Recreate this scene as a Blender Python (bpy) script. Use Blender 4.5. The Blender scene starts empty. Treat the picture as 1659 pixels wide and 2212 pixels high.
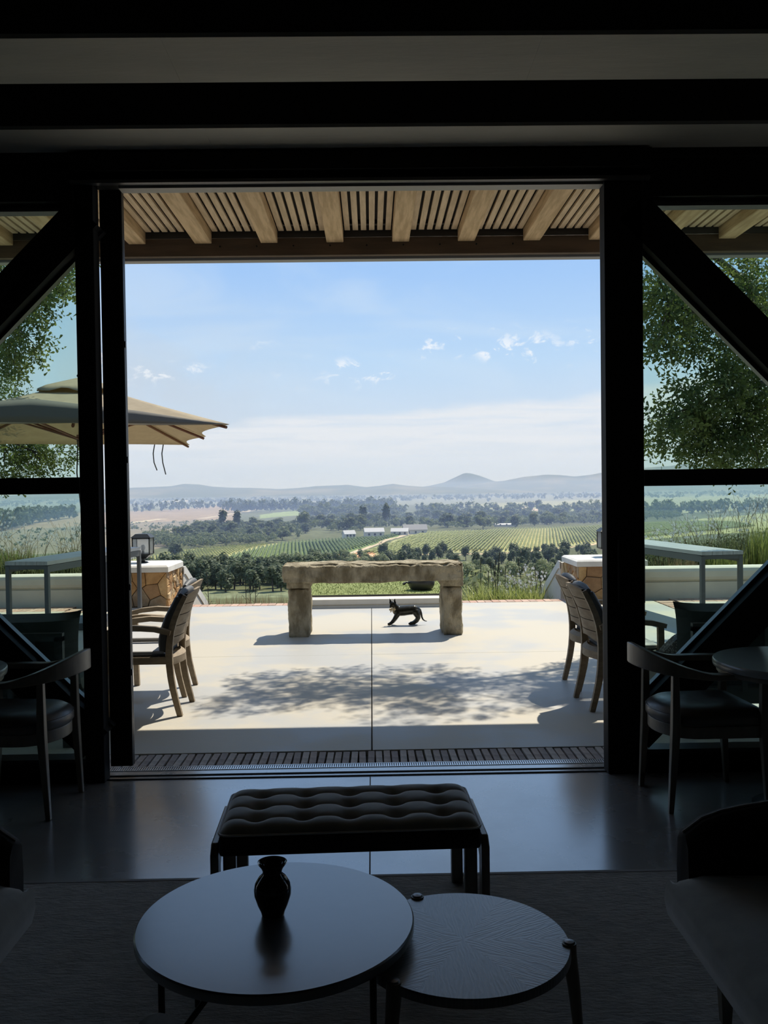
import bpy, bmesh, math, random
import numpy as np
from mathutils import Matrix, Vector, Euler, noise

SC = bpy.context.scene
COL = SC.collection
R = math.radians

# ------------------------------------------------------------------ camera
cam_d = bpy.data.cameras.new('camera')
cam_d.sensor_fit = 'VERTICAL'
cam_d.sensor_height = 36.0
cam_d.lens = 31.735
cam_d.clip_start = 0.05
cam_d.clip_end = 30000
cam = bpy.data.objects.new('camera', cam_d)
COL.objects.link(cam)
cam.location = (0, 0, 1.55)
cam.rotation_euler = (Matrix.Rotation(-0.013778, 3, 'Z') @ Matrix.Rotation(math.pi / 2 - 0.023773, 3, 'X')
                      @ Matrix.Rotation(-0.013499, 3, 'Z')).to_euler()
SC.camera = cam

# ------------------------------------------------------------------ sky
SUN_DIR = Vector((0.265, 0.42, 0.76)).normalized()
w = bpy.data.worlds.new('sky')
SC.world = w
w.use_nodes = True
nt = w.node_tree
nt.nodes.clear()


def N(tree, kind, **kw):
    n = tree.nodes.new(kind)
    for k, v in kw.items():
        if k in n.inputs.keys():
            n.inputs[k].default_value = v
        else:
            setattr(n, k, v)
    return n


def ramp(tree, fac, stops, interp='LINEAR'):
    n = tree.nodes.new('ShaderNodeValToRGB')
    n.color_ramp.interpolation = interp
    e = n.color_ramp.elements
    while len(e) < len(stops):
        e.new(0.5)
    for i, (p, c) in enumerate(stops):
        e[i].position = p
        e[i].color = (*c, 1) if len(c) == 3 else c
    tree.links.new(fac, n.inputs[0])
    return n.outputs[0]


def mth(tree, op, a, b=None, c=None, clamp=False):
    n = tree.nodes.new('ShaderNodeMath')
    n.operation = op
    n.use_clamp = clamp
    for i, v in enumerate((a, b, c)):
        if v is None:
            continue
        if isinstance(v, (int, float)):
            n.inputs[i].default_value = v
        else:
            tree.links.new(v, n.inputs[i])
    return n.outputs[0]


def mixc(tree, fac, a, b, mode='MIX'):
    n = tree.nodes.new('ShaderNodeMix')
    n.data_type = 'RGBA'
    n.blend_type = mode
    for k, v in ((0, fac), (6, a), (7, b)):
        if isinstance(v, (int, float)):
            n.inputs[k].default_value = v
        elif isinstance(v, tuple):
            n.inputs[k].default_value = (*v, 1)
        else:
            tree.links.new(v, n.inputs[k])
    return n.outputs[2]


def smooth(tree, v, a, b):
    n = tree.nodes.new('ShaderNodeMapRange')
    n.interpolation_type = 'SMOOTHSTEP'
    n.inputs[1].default_value = a
    n.inputs[2].default_value = b
    tree.links.new(v, n.inputs[0])
    return n.outputs[0]


tc = N(nt, 'ShaderNodeTexCoord')
sep = N(nt, 'ShaderNodeSeparateXYZ')
nt.links.new(tc.outputs['Generated'], sep.inputs[0])
dx, dy, dz = sep.outputs
el = mth(nt, 'ARCSINE', dz)                      # elevation, radians
az = mth(nt, 'ARCTAN2', dx, dy)                  # azimuth from straight out
sky = ramp(nt, mth(nt, 'MULTIPLY', el, 1 / 1.5708, clamp=True), [
    (0.0, (0.66, 0.71, 0.77)), (0.035, (0.60, 0.69, 0.80)), (0.09, (0.46, 0.65, 0.88)),
    (0.15, (0.33, 0.54, 0.88)), (0.40, (0.25, 0.43, 0.74)), (1.0, (0.17, 0.31, 0.58))])


def sky_noise(sx, sy, scale, detail, dist=0.0, seed=0.0, rough=0.55):
    c = N(nt, 'ShaderNodeCombineXYZ')
    nt.links.new(mth(nt, 'MULTIPLY', az, sx), c.inputs[0])
    nt.links.new(mth(nt, 'MULTIPLY', el, sy), c.inputs[1])
    c.inputs[2].default_value = seed
    n = N(nt, 'ShaderNodeTexNoise', Scale=scale, Detail=detail, Roughness=rough, Distortion=dist)
    nt.links.new(c.outputs[0], n.inputs['Vector'])
    return n.outputs['Fac']


# long bank of low cloud above the hills, its top edge climbing to the right
bank_n = sky_noise(6, 22, 1.0, 7, 0.3, 1.0)
top = mth(nt, 'MULTIPLY_ADD', az, 0.085, 0.087)
top2 = mth(nt, 'MULTIPLY_ADD', bank_n, 0.045, mth(nt, 'SUBTRACT', top, 0.0225))
bank = mth(nt, 'MULTIPLY', smooth(nt, mth(nt, 'SUBTRACT', top2, el), -0.002, 0.012),
           smooth(nt, el, 0.012, 0.055))
streak = sky_noise(5, 60, 1.3, 6, 0.5, 5.0)
bank = mth(nt, 'MULTIPLY', bank, mth(nt, 'MULTIPLY_ADD', smooth(nt, streak, 0.34, 0.60), 0.6, 0.4))
bank = mth(nt, 'MULTIPLY', bank, smooth(nt, az, -0.48, -0.15))
# a lens of cloud further right and small fleecy puffs
puff_n = sky_noise(40, 60, 1.0, 8, 0.4, 9.0, 0.62)
cell = sky_noise(9, 14, 1.0, 2, 0.0, 3.0)
belt = mth(nt, 'MULTIPLY', smooth(nt, el, 0.105, 0.135), mth(nt, 'SUBTRACT', 1.0, smooth(nt, el, 0.15, 0.185)))
puff = mth(nt, 'MULTIPLY', mth(nt, 'MULTIPLY', smooth(nt, puff_n, 0.53, 0.64), smooth(nt, cell, 0.48, 0.58)), belt)
# thin veils
veil_n = sky_noise(4, 16, 1.0, 5, 0.8, 7.0)
veil = mth(nt, 'MULTIPLY', smooth(nt, veil_n, 0.42, 0.72), 0.35)
# hazy drift of smoke low on the left
smk_n = sky_noise(7, 9, 1.0, 5, 0.6, 11.0)
smk = mth(nt, 'MULTIPLY', mth(nt, 'MULTIPLY', mth(nt, 'SUBTRACT', 1.0, smooth(nt, az, -0.30, 0.02)),
          mth(nt, 'SUBTRACT', 1.0, smooth(nt, el, 0.10, 0.26))), smooth(nt, smk_n, 0.25, 0.65))
smk = mth(nt, 'MULTIPLY', smk, smooth(nt, az, -0.9, -0.4))
c1 = mixc(nt, veil, sky, (0.62, 0.74, 0.86))
c2 = mixc(nt, mth(nt, 'MULTIPLY', smk, 0.9), c1, (0.53, 0.61, 0.70))
c3 = mixc(nt, mth(nt, 'MULTIPLY', bank, 0.95), c2, (0.76, 0.79, 0.83))
c4 = mixc(nt, mth(nt, 'MULTIPLY', puff, 0.8), c3, (0.90, 0.92, 0.95))
bg = N(nt, 'ShaderNodeBackground', Strength=0.93)
nt.links.new(c4, bg.inputs[0])
wo = N(nt, 'ShaderNodeOutputWorld')
nt.links.new(bg.outputs[0], wo.inputs[0])

# ------------------------------------------------------------------ sun
sun_d = bpy.data.lights.new('sun', 'SUN')
sun_d.energy = 5.2
sun_d.angle = R(0.55)
sun_d.color = (1.0, 0.93, 0.80)
sun = bpy.data.objects.new('sun', sun_d)
COL.objects.link(sun)
sun.rotation_euler = SUN_DIR.to_track_quat('Z', 'Y').to_euler()
sun.location = (8, 12, 30)

# ------------------------------------------------------------------ exposure
vs = SC.view_settings
vs.view_transform = 'Standard'
vs.look = 'None'
vs.exposure = 0.2
vs.gamma = 1.0
vs.use_curve_mapping = False
cy = SC.cycles
cy.max_bounces = 10
cy.diffuse_bounces = 5
cy.glossy_bounces = 4
cy.transmission_bounces = 6
cy.transparent_max_bounces = 12
cy.volume_bounces = 0
cy.sample_clamp_indirect = 6.0
cy.use_denoising = True


# ------------------------------------------------------------------ materials
def M(name, col, rough=0.6, metal=0.0, col2=None, nscale=4.0, detail=5.0, bump=None, spec=0.5, stretch=None,
      lo=0.35, hi=0.65, rough2=None, sheen=0.0, trans=0.0, coat=0.0, coat_ior=1.5):
    m = bpy.data.materials.new(name)
    m.use_nodes = True
    t = m.node_tree
    b = t.nodes['Principled BSDF']
    b.inputs['Base Color'].default_value = (*col, 1)
    b.inputs['Roughness'].default_value = rough
    b.inputs['Metallic'].default_value = metal
    b.inputs['Specular IOR Level'].default_value = spec
    if sheen:
        b.inputs['Sheen Weight'].default_value = sheen
        b.inputs['Sheen Roughness'].default_value = 0.4
    if coat:
        b.inputs['Coat Weight'].default_value = coat
        b.inputs['Coat Roughness'].default_value = 0.18
        b.inputs['Coat IOR'].default_value = coat_ior
    if trans:                                   # thin leaves or cloth letting light through
        tr = N(t, 'ShaderNodeBsdfTranslucent')
        mx = N(t, 'ShaderNodeMixShader')
        mx.inputs[0].default_value = trans
        t.links.new(b.outputs[0], mx.inputs[1])
        t.links.new(tr.outputs[0], mx.inputs[2])
        t.links.new(mx.outputs[0], t.nodes['Material Output'].inputs[0])
        tr.inputs[0].default_value = (*col, 1)
    if col2 or bump or rough2 is not None:
        tcn = N(t, 'ShaderNodeTexCoord')
        mp = N(t, 'ShaderNodeMapping')
        t.links.new(tcn.outputs['Object'], mp.inputs[0])
        if stretch:
            mp.inputs['Scale'].default_value = stretch
        if col2 or rough2 is not None:
            n = N(t, 'ShaderNodeTexNoise', Scale=nscale, Detail=detail, Roughness=0.6)
            t.links.new(mp.outputs[0], n.inputs['Vector'])
            f = smooth(t, n.outputs['Fac'], lo, hi)
            if col2:
                c = mixc(t, f, tuple(col), tuple(col2))
                t.links.new(c, b.inputs['Base Color'])
                if trans:
                    t.links.new(c, tr.inputs[0])
            if rough2 is not None:
                t.links.new(mth(t, 'MULTIPLY_ADD', f, rough2 - rough, rough), b.inputs['Roughness'])
        if bump:
            n2 = N(t, 'ShaderNodeTexNoise', Scale=bump[0], Detail=6.0, Roughness=0.6)
            t.links.new(mp.outputs[0], n2.inputs['Vector'])
            bp = N(t, 'ShaderNodeBump', Strength=bump[1], Distance=bump[2] if len(bump) > 2 else 0.01)
            t.links.new(n2.outputs['Fac'], bp.inputs['Height'])
            t.links.new(bp.outputs[0], b.inputs['Normal'])
    return m


MAT = {}
MAT['steel'] = M('black_steel', (0.010, 0.010, 0.0105), 0.68, bump=(220, 0.05), spec=0.2)
MAT['bead'] = M('grey_aluminium', (0.10, 0.10, 0.105), 0.35, 0.6)
MAT['head'] = M('head_frame', (0.42, 0.41, 0.38), 0.5)
MAT['dark_wall'] = M('dark_plaster', (0.022, 0.022, 0.023), 0.9, col2=(0.03, 0.03, 0.03), bump=(30, 0.1))
MAT['beam'] = M('grey_beam', (0.50, 0.485, 0.42), 0.8, col2=(0.43, 0.42, 0.37), nscale=1.2, stretch=(0.6, 3, 3), bump=(14, 0.15))  # paler undersides: bounced light put into the colour
MAT['beam_face'] = M('dark_beam_face', (0.03, 0.029, 0.027), 0.85)  # faces of the same beams, shade put into the colour
MAT['floor'] = M('polished_floor', (0.30, 0.295, 0.285), 0.24, col2=(0.22, 0.218, 0.215), nscale=1.6, detail=9, rough2=0.34, bump=(3, 0.06, 0.01), spec=1.0, coat=1.0, coat_ior=1.9)
MAT['rug'] = M('rug_pile', (0.62, 0.58, 0.52), 1.0, sheen=0.8, col2=(0.42, 0.40, 0.36), nscale=26, detail=8, bump=(60, 0.9, 0.02), spec=0.1, stretch=(0.55, 1.6, 1))
MAT['concrete'] = M('screed', (0.46, 0.42, 0.34), 0.62, col2=(0.395, 0.39, 0.37), lo=0.42, hi=0.58, nscale=0.8, detail=10, bump=(22, 0.12, 0.01), rough2=0.5)
MAT['joint'] = M('joint', (0.09, 0.085, 0.075), 0.9)
MAT['white'] = M('white_plaster', (0.66, 0.61, 0.52), 0.85, col2=(0.60, 0.55, 0.47), nscale=3, bump=(40, 0.12))
MAT['cap'] = M('capstone', (0.74, 0.71, 0.64), 0.8, col2=(0.66, 0.63, 0.57), nscale=5, bump=(60, 0.1))
MAT['timber'] = M('rafter_timber', (0.66, 0.47, 0.27), 0.7, col2=(0.46, 0.315, 0.165), nscale=5, stretch=(6, 0.5, 6), bump=(18, 0.35, 0.01))
MAT['slat'] = M('slat_timber', (0.70, 0.54, 0.36), 0.75, col2=(0.55, 0.42, 0.27), nscale=6, stretch=(5, 0.6, 5), bump=(25, 0.2))
MAT['fascia'] = M('fascia_timber', (0.12, 0.08, 0.05), 0.7, col2=(0.08, 0.055, 0.035), nscale=3, stretch=(0.6, 4, 4), bump=(20, 0.2))
MAT['gutter'] = M('gutter_metal', (0.30, 0.30, 0.30), 0.5, 0.3)
MAT['roof'] = M('roof_board', (0.05, 0.045, 0.04), 0.9)
MAT['drain'] = M('drain_steel', (0.62, 0.62, 0.62), 0.3, 0.9)
MAT['stone'] = M('bench_sandstone', (0.54, 0.465, 0.32), 0.9, col2=(0.21, 0.17, 0.10), nscale=4.5, detail=14, bump=(30, 1.0, 0.03), lo=0.36, hi=0.66, stretch=(1.6, 1.6, 0.8))
BRICKS = [M('brick_%d' % i, c, 0.9, col2=tuple(x * 0.72 for x in c), nscale=18, bump=(50, 0.4)) for i, c in enumerate(
    [(0.46, 0.38, 0.33), (0.38, 0.32, 0.29), (0.52, 0.46, 0.41), (0.40, 0.36, 0.34)])]
PAVERS = [M('paver_%d' % i, c, 0.9, col2=tuple(x * 0.8 for x in c), nscale=18, bump=(50, 0.3)) for i, c in enumerate(
    [(0.50, 0.31, 0.23), (0.44, 0.30, 0.23), (0.55, 0.38, 0.29)])]
STONES = [M('walling_%d' % i, c, 0.92, col2=d, nscale=7, detail=8, bump=(22, 0.8, 0.02)) for i, (c, d) in enumerate([
    ((0.52, 0.30, 0.12), (0.36, 0.19, 0.07)), ((0.58, 0.38, 0.18), (0.42, 0.25, 0.10)), ((0.42, 0.24, 0.11), (0.30, 0.17, 0.08)),
    ((0.56, 0.42, 0.24), (0.44, 0.29, 0.13)), ((0.38, 0.28, 0.17), (0.27, 0.18, 0.10))])]
MAT['mortar'] = M('mortar', (0.16, 0.11, 0.065), 0.95)


def glass_mat(name, tint, refl=0.06):
    m = bpy.data.materials.new(name)
    m.use_nodes = True
    t = m.node_tree
    t.nodes.clear()
    o = N(t, 'ShaderNodeOutputMaterial')
    tr = N(t, 'ShaderNodeBsdfTransparent')
    tr.inputs[0].default_value = (*tint, 1)
    gl = N(t, 'ShaderNodeBsdfGlossy', Roughness=0.01)
    fr = N(t, 'ShaderNodeFresnel', IOR=1.45)
    mx = N(t, 'ShaderNodeMixShader')
    t.links.new(fr.outputs[0], mx.inputs[0])
    t.links.new(tr.outputs[0], mx.inputs[1])
    t.links.new(gl.outputs[0], mx.inputs[2])
    t.links.new(mx.outputs[0], o.inputs[0])
    return m


MAT['glass'] = glass_mat('window_glass', (0.83, 0.92, 0.875))
MAT['clear'] = glass_mat('lantern_glass', (0.96, 0.97, 0.97))
t_ = MAT['clear'].node_tree                       # panes a little milky
_o = [n for n in t_.nodes if n.type == 'OUTPUT_MATERIAL'][0]
_src = _o.inputs[0].links[0].from_socket
_tl = N(t_, 'ShaderNodeBsdfTranslucent')
_tl.inputs[0].default_value = (0.8, 0.8, 0.8, 1)
_mx = N(t_, 'ShaderNodeMixShader')
_mx.inputs[0].default_value = 0.28
t_.links.new(_src, _mx.inputs[1])
t_.links.new(_tl.outputs[0], _mx.inputs[2])
t_.links.new(_mx.outputs[0], _o.inputs[0])


# ------------------------------------------------------------------ mesh helpers
class MB:
    def __init__(s):
        s.v, s.f, s.mi, s.sm = [], [], [], []

    def add(s, vs, fs, mi=0, sm=False, mat=None):
        o = len(s.v)
        if mat is not None:
            vs = [tuple(mat @ Vector(p)) for p in vs]
        s.v += [tuple(p) for p in vs]
        s.f += [tuple(i + o for i in f) for f in fs]
        s.mi += [mi] * len(fs)
        s.sm += [sm] * len(fs)
        return s

    def box(s, x0, y0, z0, x1, y1, z1, mi=0, mat=None):
        vs = [(x, y, z) for z in (z0, z1) for y in (y0, y1) for x in (x0, x1)]
        return s.add(vs, [(0, 2, 3, 1), (4, 5, 7, 6), (0, 1, 5, 4), (2, 6, 7, 3), (0, 4, 6, 2), (1, 3, 7, 5)], mi, mat=mat)

    def prism(s, poly, a, b, axis='y', mi=0, sm=False, mat=None):
        """extrude a 2-D polygon along an axis ('x': poly is y,z; 'y': x,z; 'z': x,y)"""
        def P(p, t):
            return {'x': (t, p[0], p[1]), 'y': (p[0], t, p[1]), 'z': (p[0], p[1], t)}[axis]
        n = len(poly)
        vs = [P(p, a) for p in poly] + [P(p, b) for p in poly]
        fs = [tuple(range(n))[::-1], tuple(range(n, 2 * n))] + [(i, (i + 1) % n, n + (i + 1) % n, n + i) for i in range(n)]
        return s.add(vs, fs, mi, sm, mat)

    def tube(s, pts, rad, n=8, mi=0, mat=None, flat=1.0):
        pts = [Vector(p) for p in pts]
        rads = rad if isinstance(rad, (list, tuple)) else [rad] * len(pts)
        vs, fs = [], []
        up = None
        for i, p in enumerate(pts):
            d = (pts[min(i + 1, len(pts) - 1)] - pts[max(i - 1, 0)]).normalized()
            if up is None:
                up = Vector((0, 0, 1)) if abs(d.z) < 0.9 else Vector((0, 1, 0))
            a = d.cross(up).normalized()
            u = a.cross(d).normalized()
            up = u
            for k in range(n):
                t = 2 * math.pi * k / n
                vs.append(p + a * math.cos(t) * rads[i] + u * math.sin(t) * rads[i] * flat)
        for i in range(len(pts) - 1):
            for k in range(n):
                fs.append((i * n + k, i * n + (k + 1) % n, (i + 1) * n + (k + 1) % n, (i + 1) * n + k))
        fs.append(tuple(range(n))[::-1])
        fs.append(tuple(range((len(pts) - 1) * n, len(pts) * n)))
        return s.add(vs, fs, mi, True, mat)

    def ribbon(s, pts, side, a, b, mi=0, sm=True, mat=None):
        """rectangular section swept along pts; side = list of in-plane half widths, a..b extent along +-Y"""
        vs, fs = [], []
        n = len(pts)
        for i, (x, z) in enumerate(pts):
            x0, z0 = pts[max(i - 1, 0)]
            x1, z1 = pts[min(i + 1, n - 1)]
            L = math.hypot(x1 - x0, z1 - z0)
            nx, nz = -(z1 - z0) / L, (x1 - x0) / L
            h = side[i] if isinstance(side, (list, tuple)) else side
            for sg, y in ((1, a), (1, b), (-1, b), (-1, a)):
                vs.append((x + nx * h * sg, y, z + nz * h * sg))
        for i in range(n - 1):
            for k in range(4):
                fs.append((i * 4 + k, i * 4 + (k + 1) % 4, i * 4 + 4 + (k + 1) % 4, i * 4 + 4 + k))
        fs += [(3, 2, 1, 0), tuple(range((n - 1) * 4, n * 4))]
        return s.add(vs, fs, mi, sm, mat)

    def lathe(s, prof, n=32, mi=0, c=(0, 0, 0), cap=True):
        vs, fs = [], []
        for r, z in prof:
            for k in range(n):
                t = 2 * math.pi * k / n
                vs.append((c[0] + r * math.cos(t), c[1] + r * math.sin(t), c[2] + z))
        for i in range(len(prof) - 1):
            for k in range(n):
                fs.append((i * n + k, i * n + (k + 1) % n, (i + 1) * n + (k + 1) % n, (i + 1) * n + k))
        if cap:
            if prof[0][0] > 1e-5:
                fs.append(tuple(range(n))[::-1])
            if prof[-1][0] > 1e-5:
                fs.append(tuple(range((len(prof) - 1) * n, len(prof) * n)))
        return s.add(vs, fs, mi, True)

    def grid(s, fn, nu, nv, mi=0, sm=True):
        vs = [fn(i / nu, j / nv) for j in range(nv + 1) for i in range(nu + 1)]
        fs = [(j * (nu + 1) + i, j * (nu + 1) + i + 1, (j + 1) * (nu + 1) + i + 1, (j + 1) * (nu + 1) + i)
              for j in range(nv) for i in range(nu)]
        return s.add(vs, fs, mi, sm)

    def build(s, name, mat, parent=None, bevel=0.0, angle=40, loc=None, segs=2, fix=True):
        me = bpy.data.meshes.new(name)
        me.from_pydata(s.v, [], s.f)
        mats = mat if isinstance(mat, (list, tuple)) else [mat]
        for m in mats:
            me.materials.append(m)
        me.polygons.foreach_set('material_index', s.mi)
        if fix:
            bm = bmesh.new()
            bm.from_mesh(me)
            bmesh.ops.recalc_face_normals(bm, faces=bm.faces)
            bm.to_mesh(me)
            bm.free()
        if any(s.sm) or bevel:
            me.polygons.foreach_set('use_smooth', [True] * len(me.polygons))
            me.set_sharp_from_angle(angle=R(angle))
        o = bpy.data.objects.new(name, me)
        COL.objects.link(o)
        if loc:
            o.location = loc
        if parent:
            o.parent = parent
        if bevel:
            b = o.modifiers.new('bevel', 'BEVEL')
            b.width = bevel
            b.segments = segs
            b.limit_method = 'ANGLE'
            b.angle_limit = R(35)
        return o


def tag(o, label=None, cat=None, group=None, kind=None):
    for k, v in (('label', label), ('category', cat), ('group', group), ('kind', kind)):
        if v:
            o[k] = v
    return o


def thing(name, label=None, cat=None, loc=(0, 0, 0), rz=0.0, group=None, kind=None):
    o = bpy.data.objects.new(name, None)
    COL.objects.link(o)
    o.empty_display_size = 0.1
    o.location = loc
    o.rotation_euler = (0, 0, rz)
    return tag(o, label, cat, group, kind)


def copy_tree(o, parent=None):
    c = o.copy()
    COL.objects.link(c)
    c.parent = parent
    for ch in list(o.children):
        copy_tree(ch, c)
    return c


def place_mesh(name, me, loc, rz=0.0, scale=(1, 1, 1), parent=None):
    o = bpy.data.objects.new(name, me)
    COL.objects.link(o)
    o.location = loc
    o.rotation_euler = (0, 0, rz)
    o.scale = scale
    o.parent = parent
    return o


rng = random.Random(7)

# ================================================================== THE ROOM
WY = 4.83            # inner face of the glazed wall
tag(MB().box(-6, -3.2, -0.12, 6, 4.86, 0.0).build('floor', MAT['floor']), 'polished grey concrete floor of the dark lounge', kind='structure')
tag(MB().box(-6.2, -3.2, 0, -6, 5.0, 3.9).build('wall_left', MAT['dark_wall']), kind='structure')
tag(MB().box(6, -3.2, 0, 6.2, 5.0, 3.9).build('wall_right', MAT['dark_wall']), kind='structure')
tag(MB().box(-6.2, -3.4, 0, 6.2, -3.2, 3.9).build('wall_back', MAT['dark_wall']), kind='structure')
fl_ = bpy.data.objects['floor']
MB().box(-0.03, 3.4, 0.0, -0.024, 4.86, 0.0012).build('floor_joint', MAT['joint'], fl_)
ceil = tag(MB().box(-6.2, -3.4, 3.78, 6.2, 5.05, 3.95).build('ceiling', MAT['dark_wall']), kind='structure')
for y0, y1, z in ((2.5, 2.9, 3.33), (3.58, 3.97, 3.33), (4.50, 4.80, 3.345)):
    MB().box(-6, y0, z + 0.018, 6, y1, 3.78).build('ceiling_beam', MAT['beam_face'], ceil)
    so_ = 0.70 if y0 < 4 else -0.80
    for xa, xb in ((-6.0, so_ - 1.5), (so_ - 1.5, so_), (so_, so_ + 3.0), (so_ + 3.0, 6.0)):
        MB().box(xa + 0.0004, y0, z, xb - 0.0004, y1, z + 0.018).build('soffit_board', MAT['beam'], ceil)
# glazed wall: lintel, posts, braces
wf = thing('wall_front', 'black steel frame wall around the open doorway', None, kind='structure')
MB().box(-6, 4.80, 3.30, 6, 5.06, 3.78).build('lintel', MAT['steel'], wf)
MB().box(-1.56, 4.76, 3.235, 1.50, 4.80, 3.335).build('track_cover', MAT['steel'], wf, bevel=0.004)
MB().box(-6, WY, 3.19, 6, 4.925, 3.30).box(-6, 4.925, 3.27, 6, 5.06, 3.30).build('head_plate', MAT['steel'], wf)
MB().box(-1.56, 4.795, 3.183, 1.50, 4.835, 3.20).build('head_lip', MAT['bead'], wf)
MB().box(-1.32, 4.85, 3.172, 1.27, 4.93, 3.19).build('head_track', MAT['head'], wf)
for sg in (-1, 1):
    x0 = -1.552 if sg < 0 else 1.262
    x1 = -1.4514 if sg < 0 else 1.467
    MB().box(x0, WY, 0, x1, 4.93, 3.19).build('post', MAT['steel'], wf, bevel=0.004)
# sliding door leaf parked beside the left post, and the right jamb strip
d1 = thing('door_1', 'sliding glass door leaf parked against the left post', None, kind='structure')
MB().box(-1.4565, 4.962, 0.05, -1.338, 5.02, 3.27).build('stile', MAT['steel'], d1, bevel=0.003)
MB().box(-1.343, 4.972, 0.05, -1.336, 4.985, 3.27).box(-1.343, 5.0, 0.05, -1.337, 5.012, 3.27).build('seal', MAT['bead'], d1)
MB().box(-1.37, 4.950, 0.95, -1.36, 4.962, 1.25).build('pull_handle', MAT['steel'], d1)
for zz in (0.55, 1.02, 1.72, 2.35):
    MB().box(-1.346, 4.968, zz, -1.330, 4.99, zz + 0.035).build('latch', MAT['bead'], d1, bevel=0.003)
d2 = thing('door_2', 'black steel jamb on the right of the doorway', None, kind='structure')
MB().box(1.290, 4.94, 0.03, 1.45, 5.03, 3.27).build('jamb', MAT['steel'], d2, bevel=0.003)
MB().box(1.281, 4.99, 0.03, 1.290, 5.003, 3.27).build('seal', MAT['bead'], d2)
MB().box(1.318, 4.822, 0.93, 1.326, 4.83, 1.27).build('pull_handle', MAT['bead'], d2)

GY = 4.965


def brace_bar(p, q, half, y0, y1, name, par, mat, bev=0.0):
    (xa, za), (xb, zb) = p, q
    L = math.hypot(xb - xa, zb - za)
    nx, nz = -(zb - za) / L * half, (xb - xa) / L * half
    poly = [(xa + nx, za + nz), (xb + nx, zb + nz), (xb - nx, zb - nz), (xa - nx, za - nz)]
    return MB().prism(poly, y0, y1).build(name, mat, par, bevel=bev)


for idx, sg in ((1, -1), (2, 1)):
    wn = thing('window_%d' % idx, ['', 'cross-braced glazed bay left of the doorway', 'cross-braced glazed bay right of the doorway'][idx], None, kind='structure')
    xi = -1.56 if sg < 0 else 1.475         # inner edge of the bay
    xo = xi + sg * 2.72
    X = lambda u: xi + sg * u
    a, b = sorted((xi, xo))
    MB().box(a, WY, 0, b, 4.99, 0.10).build('base_rail', MAT['steel'], wn)
    MB().box(a, 4.86, 0.10, b, 4.975, 0.122).build('sill', MAT['bead'], wn)
    MB().box(a, WY, 3.10, b, 4.99, 3.19).build('top_rail', MAT['steel'], wn)
    MB().box(a, 4.90, 3.07, b, 4.98, 3.10).build('top_bead', MAT['bead'], wn)
    MB().box(a, WY + 0.02, 1.555, b, 4.985, 1.643).build('transom', MAT['steel'], wn)
    c0, c1 = sorted((xo, xo + sg * 0.2))
    MB().box(c0, WY, 0, c1, 4.99, 3.19).build('outer_post', MAT['steel'], wn)
    MB().box(a, GY, 0.12, b, GY + 0.01, 1.555).build('glass_pane', MAT['glass'], wn)
    MB().box(a, GY, 1.643, b, GY + 0.01, 3.08).build('glass_pane', MAT['glass'], wn)
    # the X of flat braces; the left bay shows a slit between its twin plates
    up0, up1 = (X(-0.06), 3.045), (X(2.78), 0.165)
    lo0, lo1 = (X(-0.06), 0.205), (X(2.78), 3.045)
    for k, (p, q) in enumerate(((up0, up1), (lo0, lo1))):
        L = math.hypot(q[0] - p[0], q[1] - p[1])
        nx, nz = -(q[1] - p[1]) / L, (q[0] - p[0]) / L
        if sg < 0:
            for s2 in (-1, 1):
                off = 0.0495 * s2
                brace_bar((p[0] + nx * off, p[1] + nz * off), (q[0] + nx * off, q[1] + nz * off), 0.0475, WY + 0.004 * k, 4.92 + 0.004 * k, 'brace', wn, MAT['steel'])
        else:
            brace_bar(p, q, 0.096, WY + 0.004 * k, 4.92 + 0.004 * k, 'brace', wn, MAT['steel'])
        for s2 in (-1, 1):
            off = 0.104 * s2
            brace_bar((p[0] + nx * off, p[1] + nz * off), (q[0] + nx * off, q[1] + nz * off), 0.009, 4.915, 4.96, 'brace_bead', wn, MAT['bead'])

# threshold: door tracks, slotted drain, brick strip
sill = tag(MB().box(-6, 4.86, -0.12, 6, 5.03, 0.0).build('trim_1', MAT['floor']), 'door threshold with dark tracks', kind='structure')
for y in (4.872, 4.935):
    MB().box(-1.55, y, -0.01, 1.47, y + 0.012, 0.005).build('door_track', MAT['steel'], sill)
dr = thing('drain', 'slotted steel drain along the doorway threshold', 'drain', (0, 5.065, 0))
MB().box(-1.75, -0.035, -0.06, 1.75, 0.035, -0.03).build('channel', MAT['steel'], dr)
m = MB()
k = -1.74
while k < 1.74:
    m.box(k, -0.028, -0.012, k + 0.0075, 0.028, 0.002)
    k += 0.0125
m.box(-1.75, -0.035, -0.012, 1.75, -0.028, 0.003).box(-1.75, 0.028, -0.012, 1.75, 0.035, 0.003)
tag(m.build('grate_bars', MAT['drain'], dr), kind='stuff')

# ================================================================== THE TERRACE
ter = tag(MB().box(-14, 5.03, -0.30, 14, 12.70, -0.035).build('terrace', MAT['joint']), 'sunlit concrete terrace in front of the doorway', kind='structure')


def slab(x0, y0, x1, y1):
    MB().box(x0, y0, -0.035, x1, y1, 0.0).build('concrete_slab', MAT['concrete'], ter, bevel=0.003)


slab(-3.82, 5.365, -0.021, 8.519)
slab(-0.014, 5.365, 3.82, 8.519)
slab(-3.82, 8.524, -0.021, 12.30)
slab(-0.014, 8.524, 3.82, 12.30)
for sg in (-1, 1):
    for y0, y1 in ((5.365, 8.50), (8.53, 12.05)):
        a, b = sorted((sg * 4.10, sg * 5.35))
        slab(a, y0, b, y1)
    a, b = sorted((sg * 5.60, sg * 9.0))
    slab(a, 5.365, b, 8.4)


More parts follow.
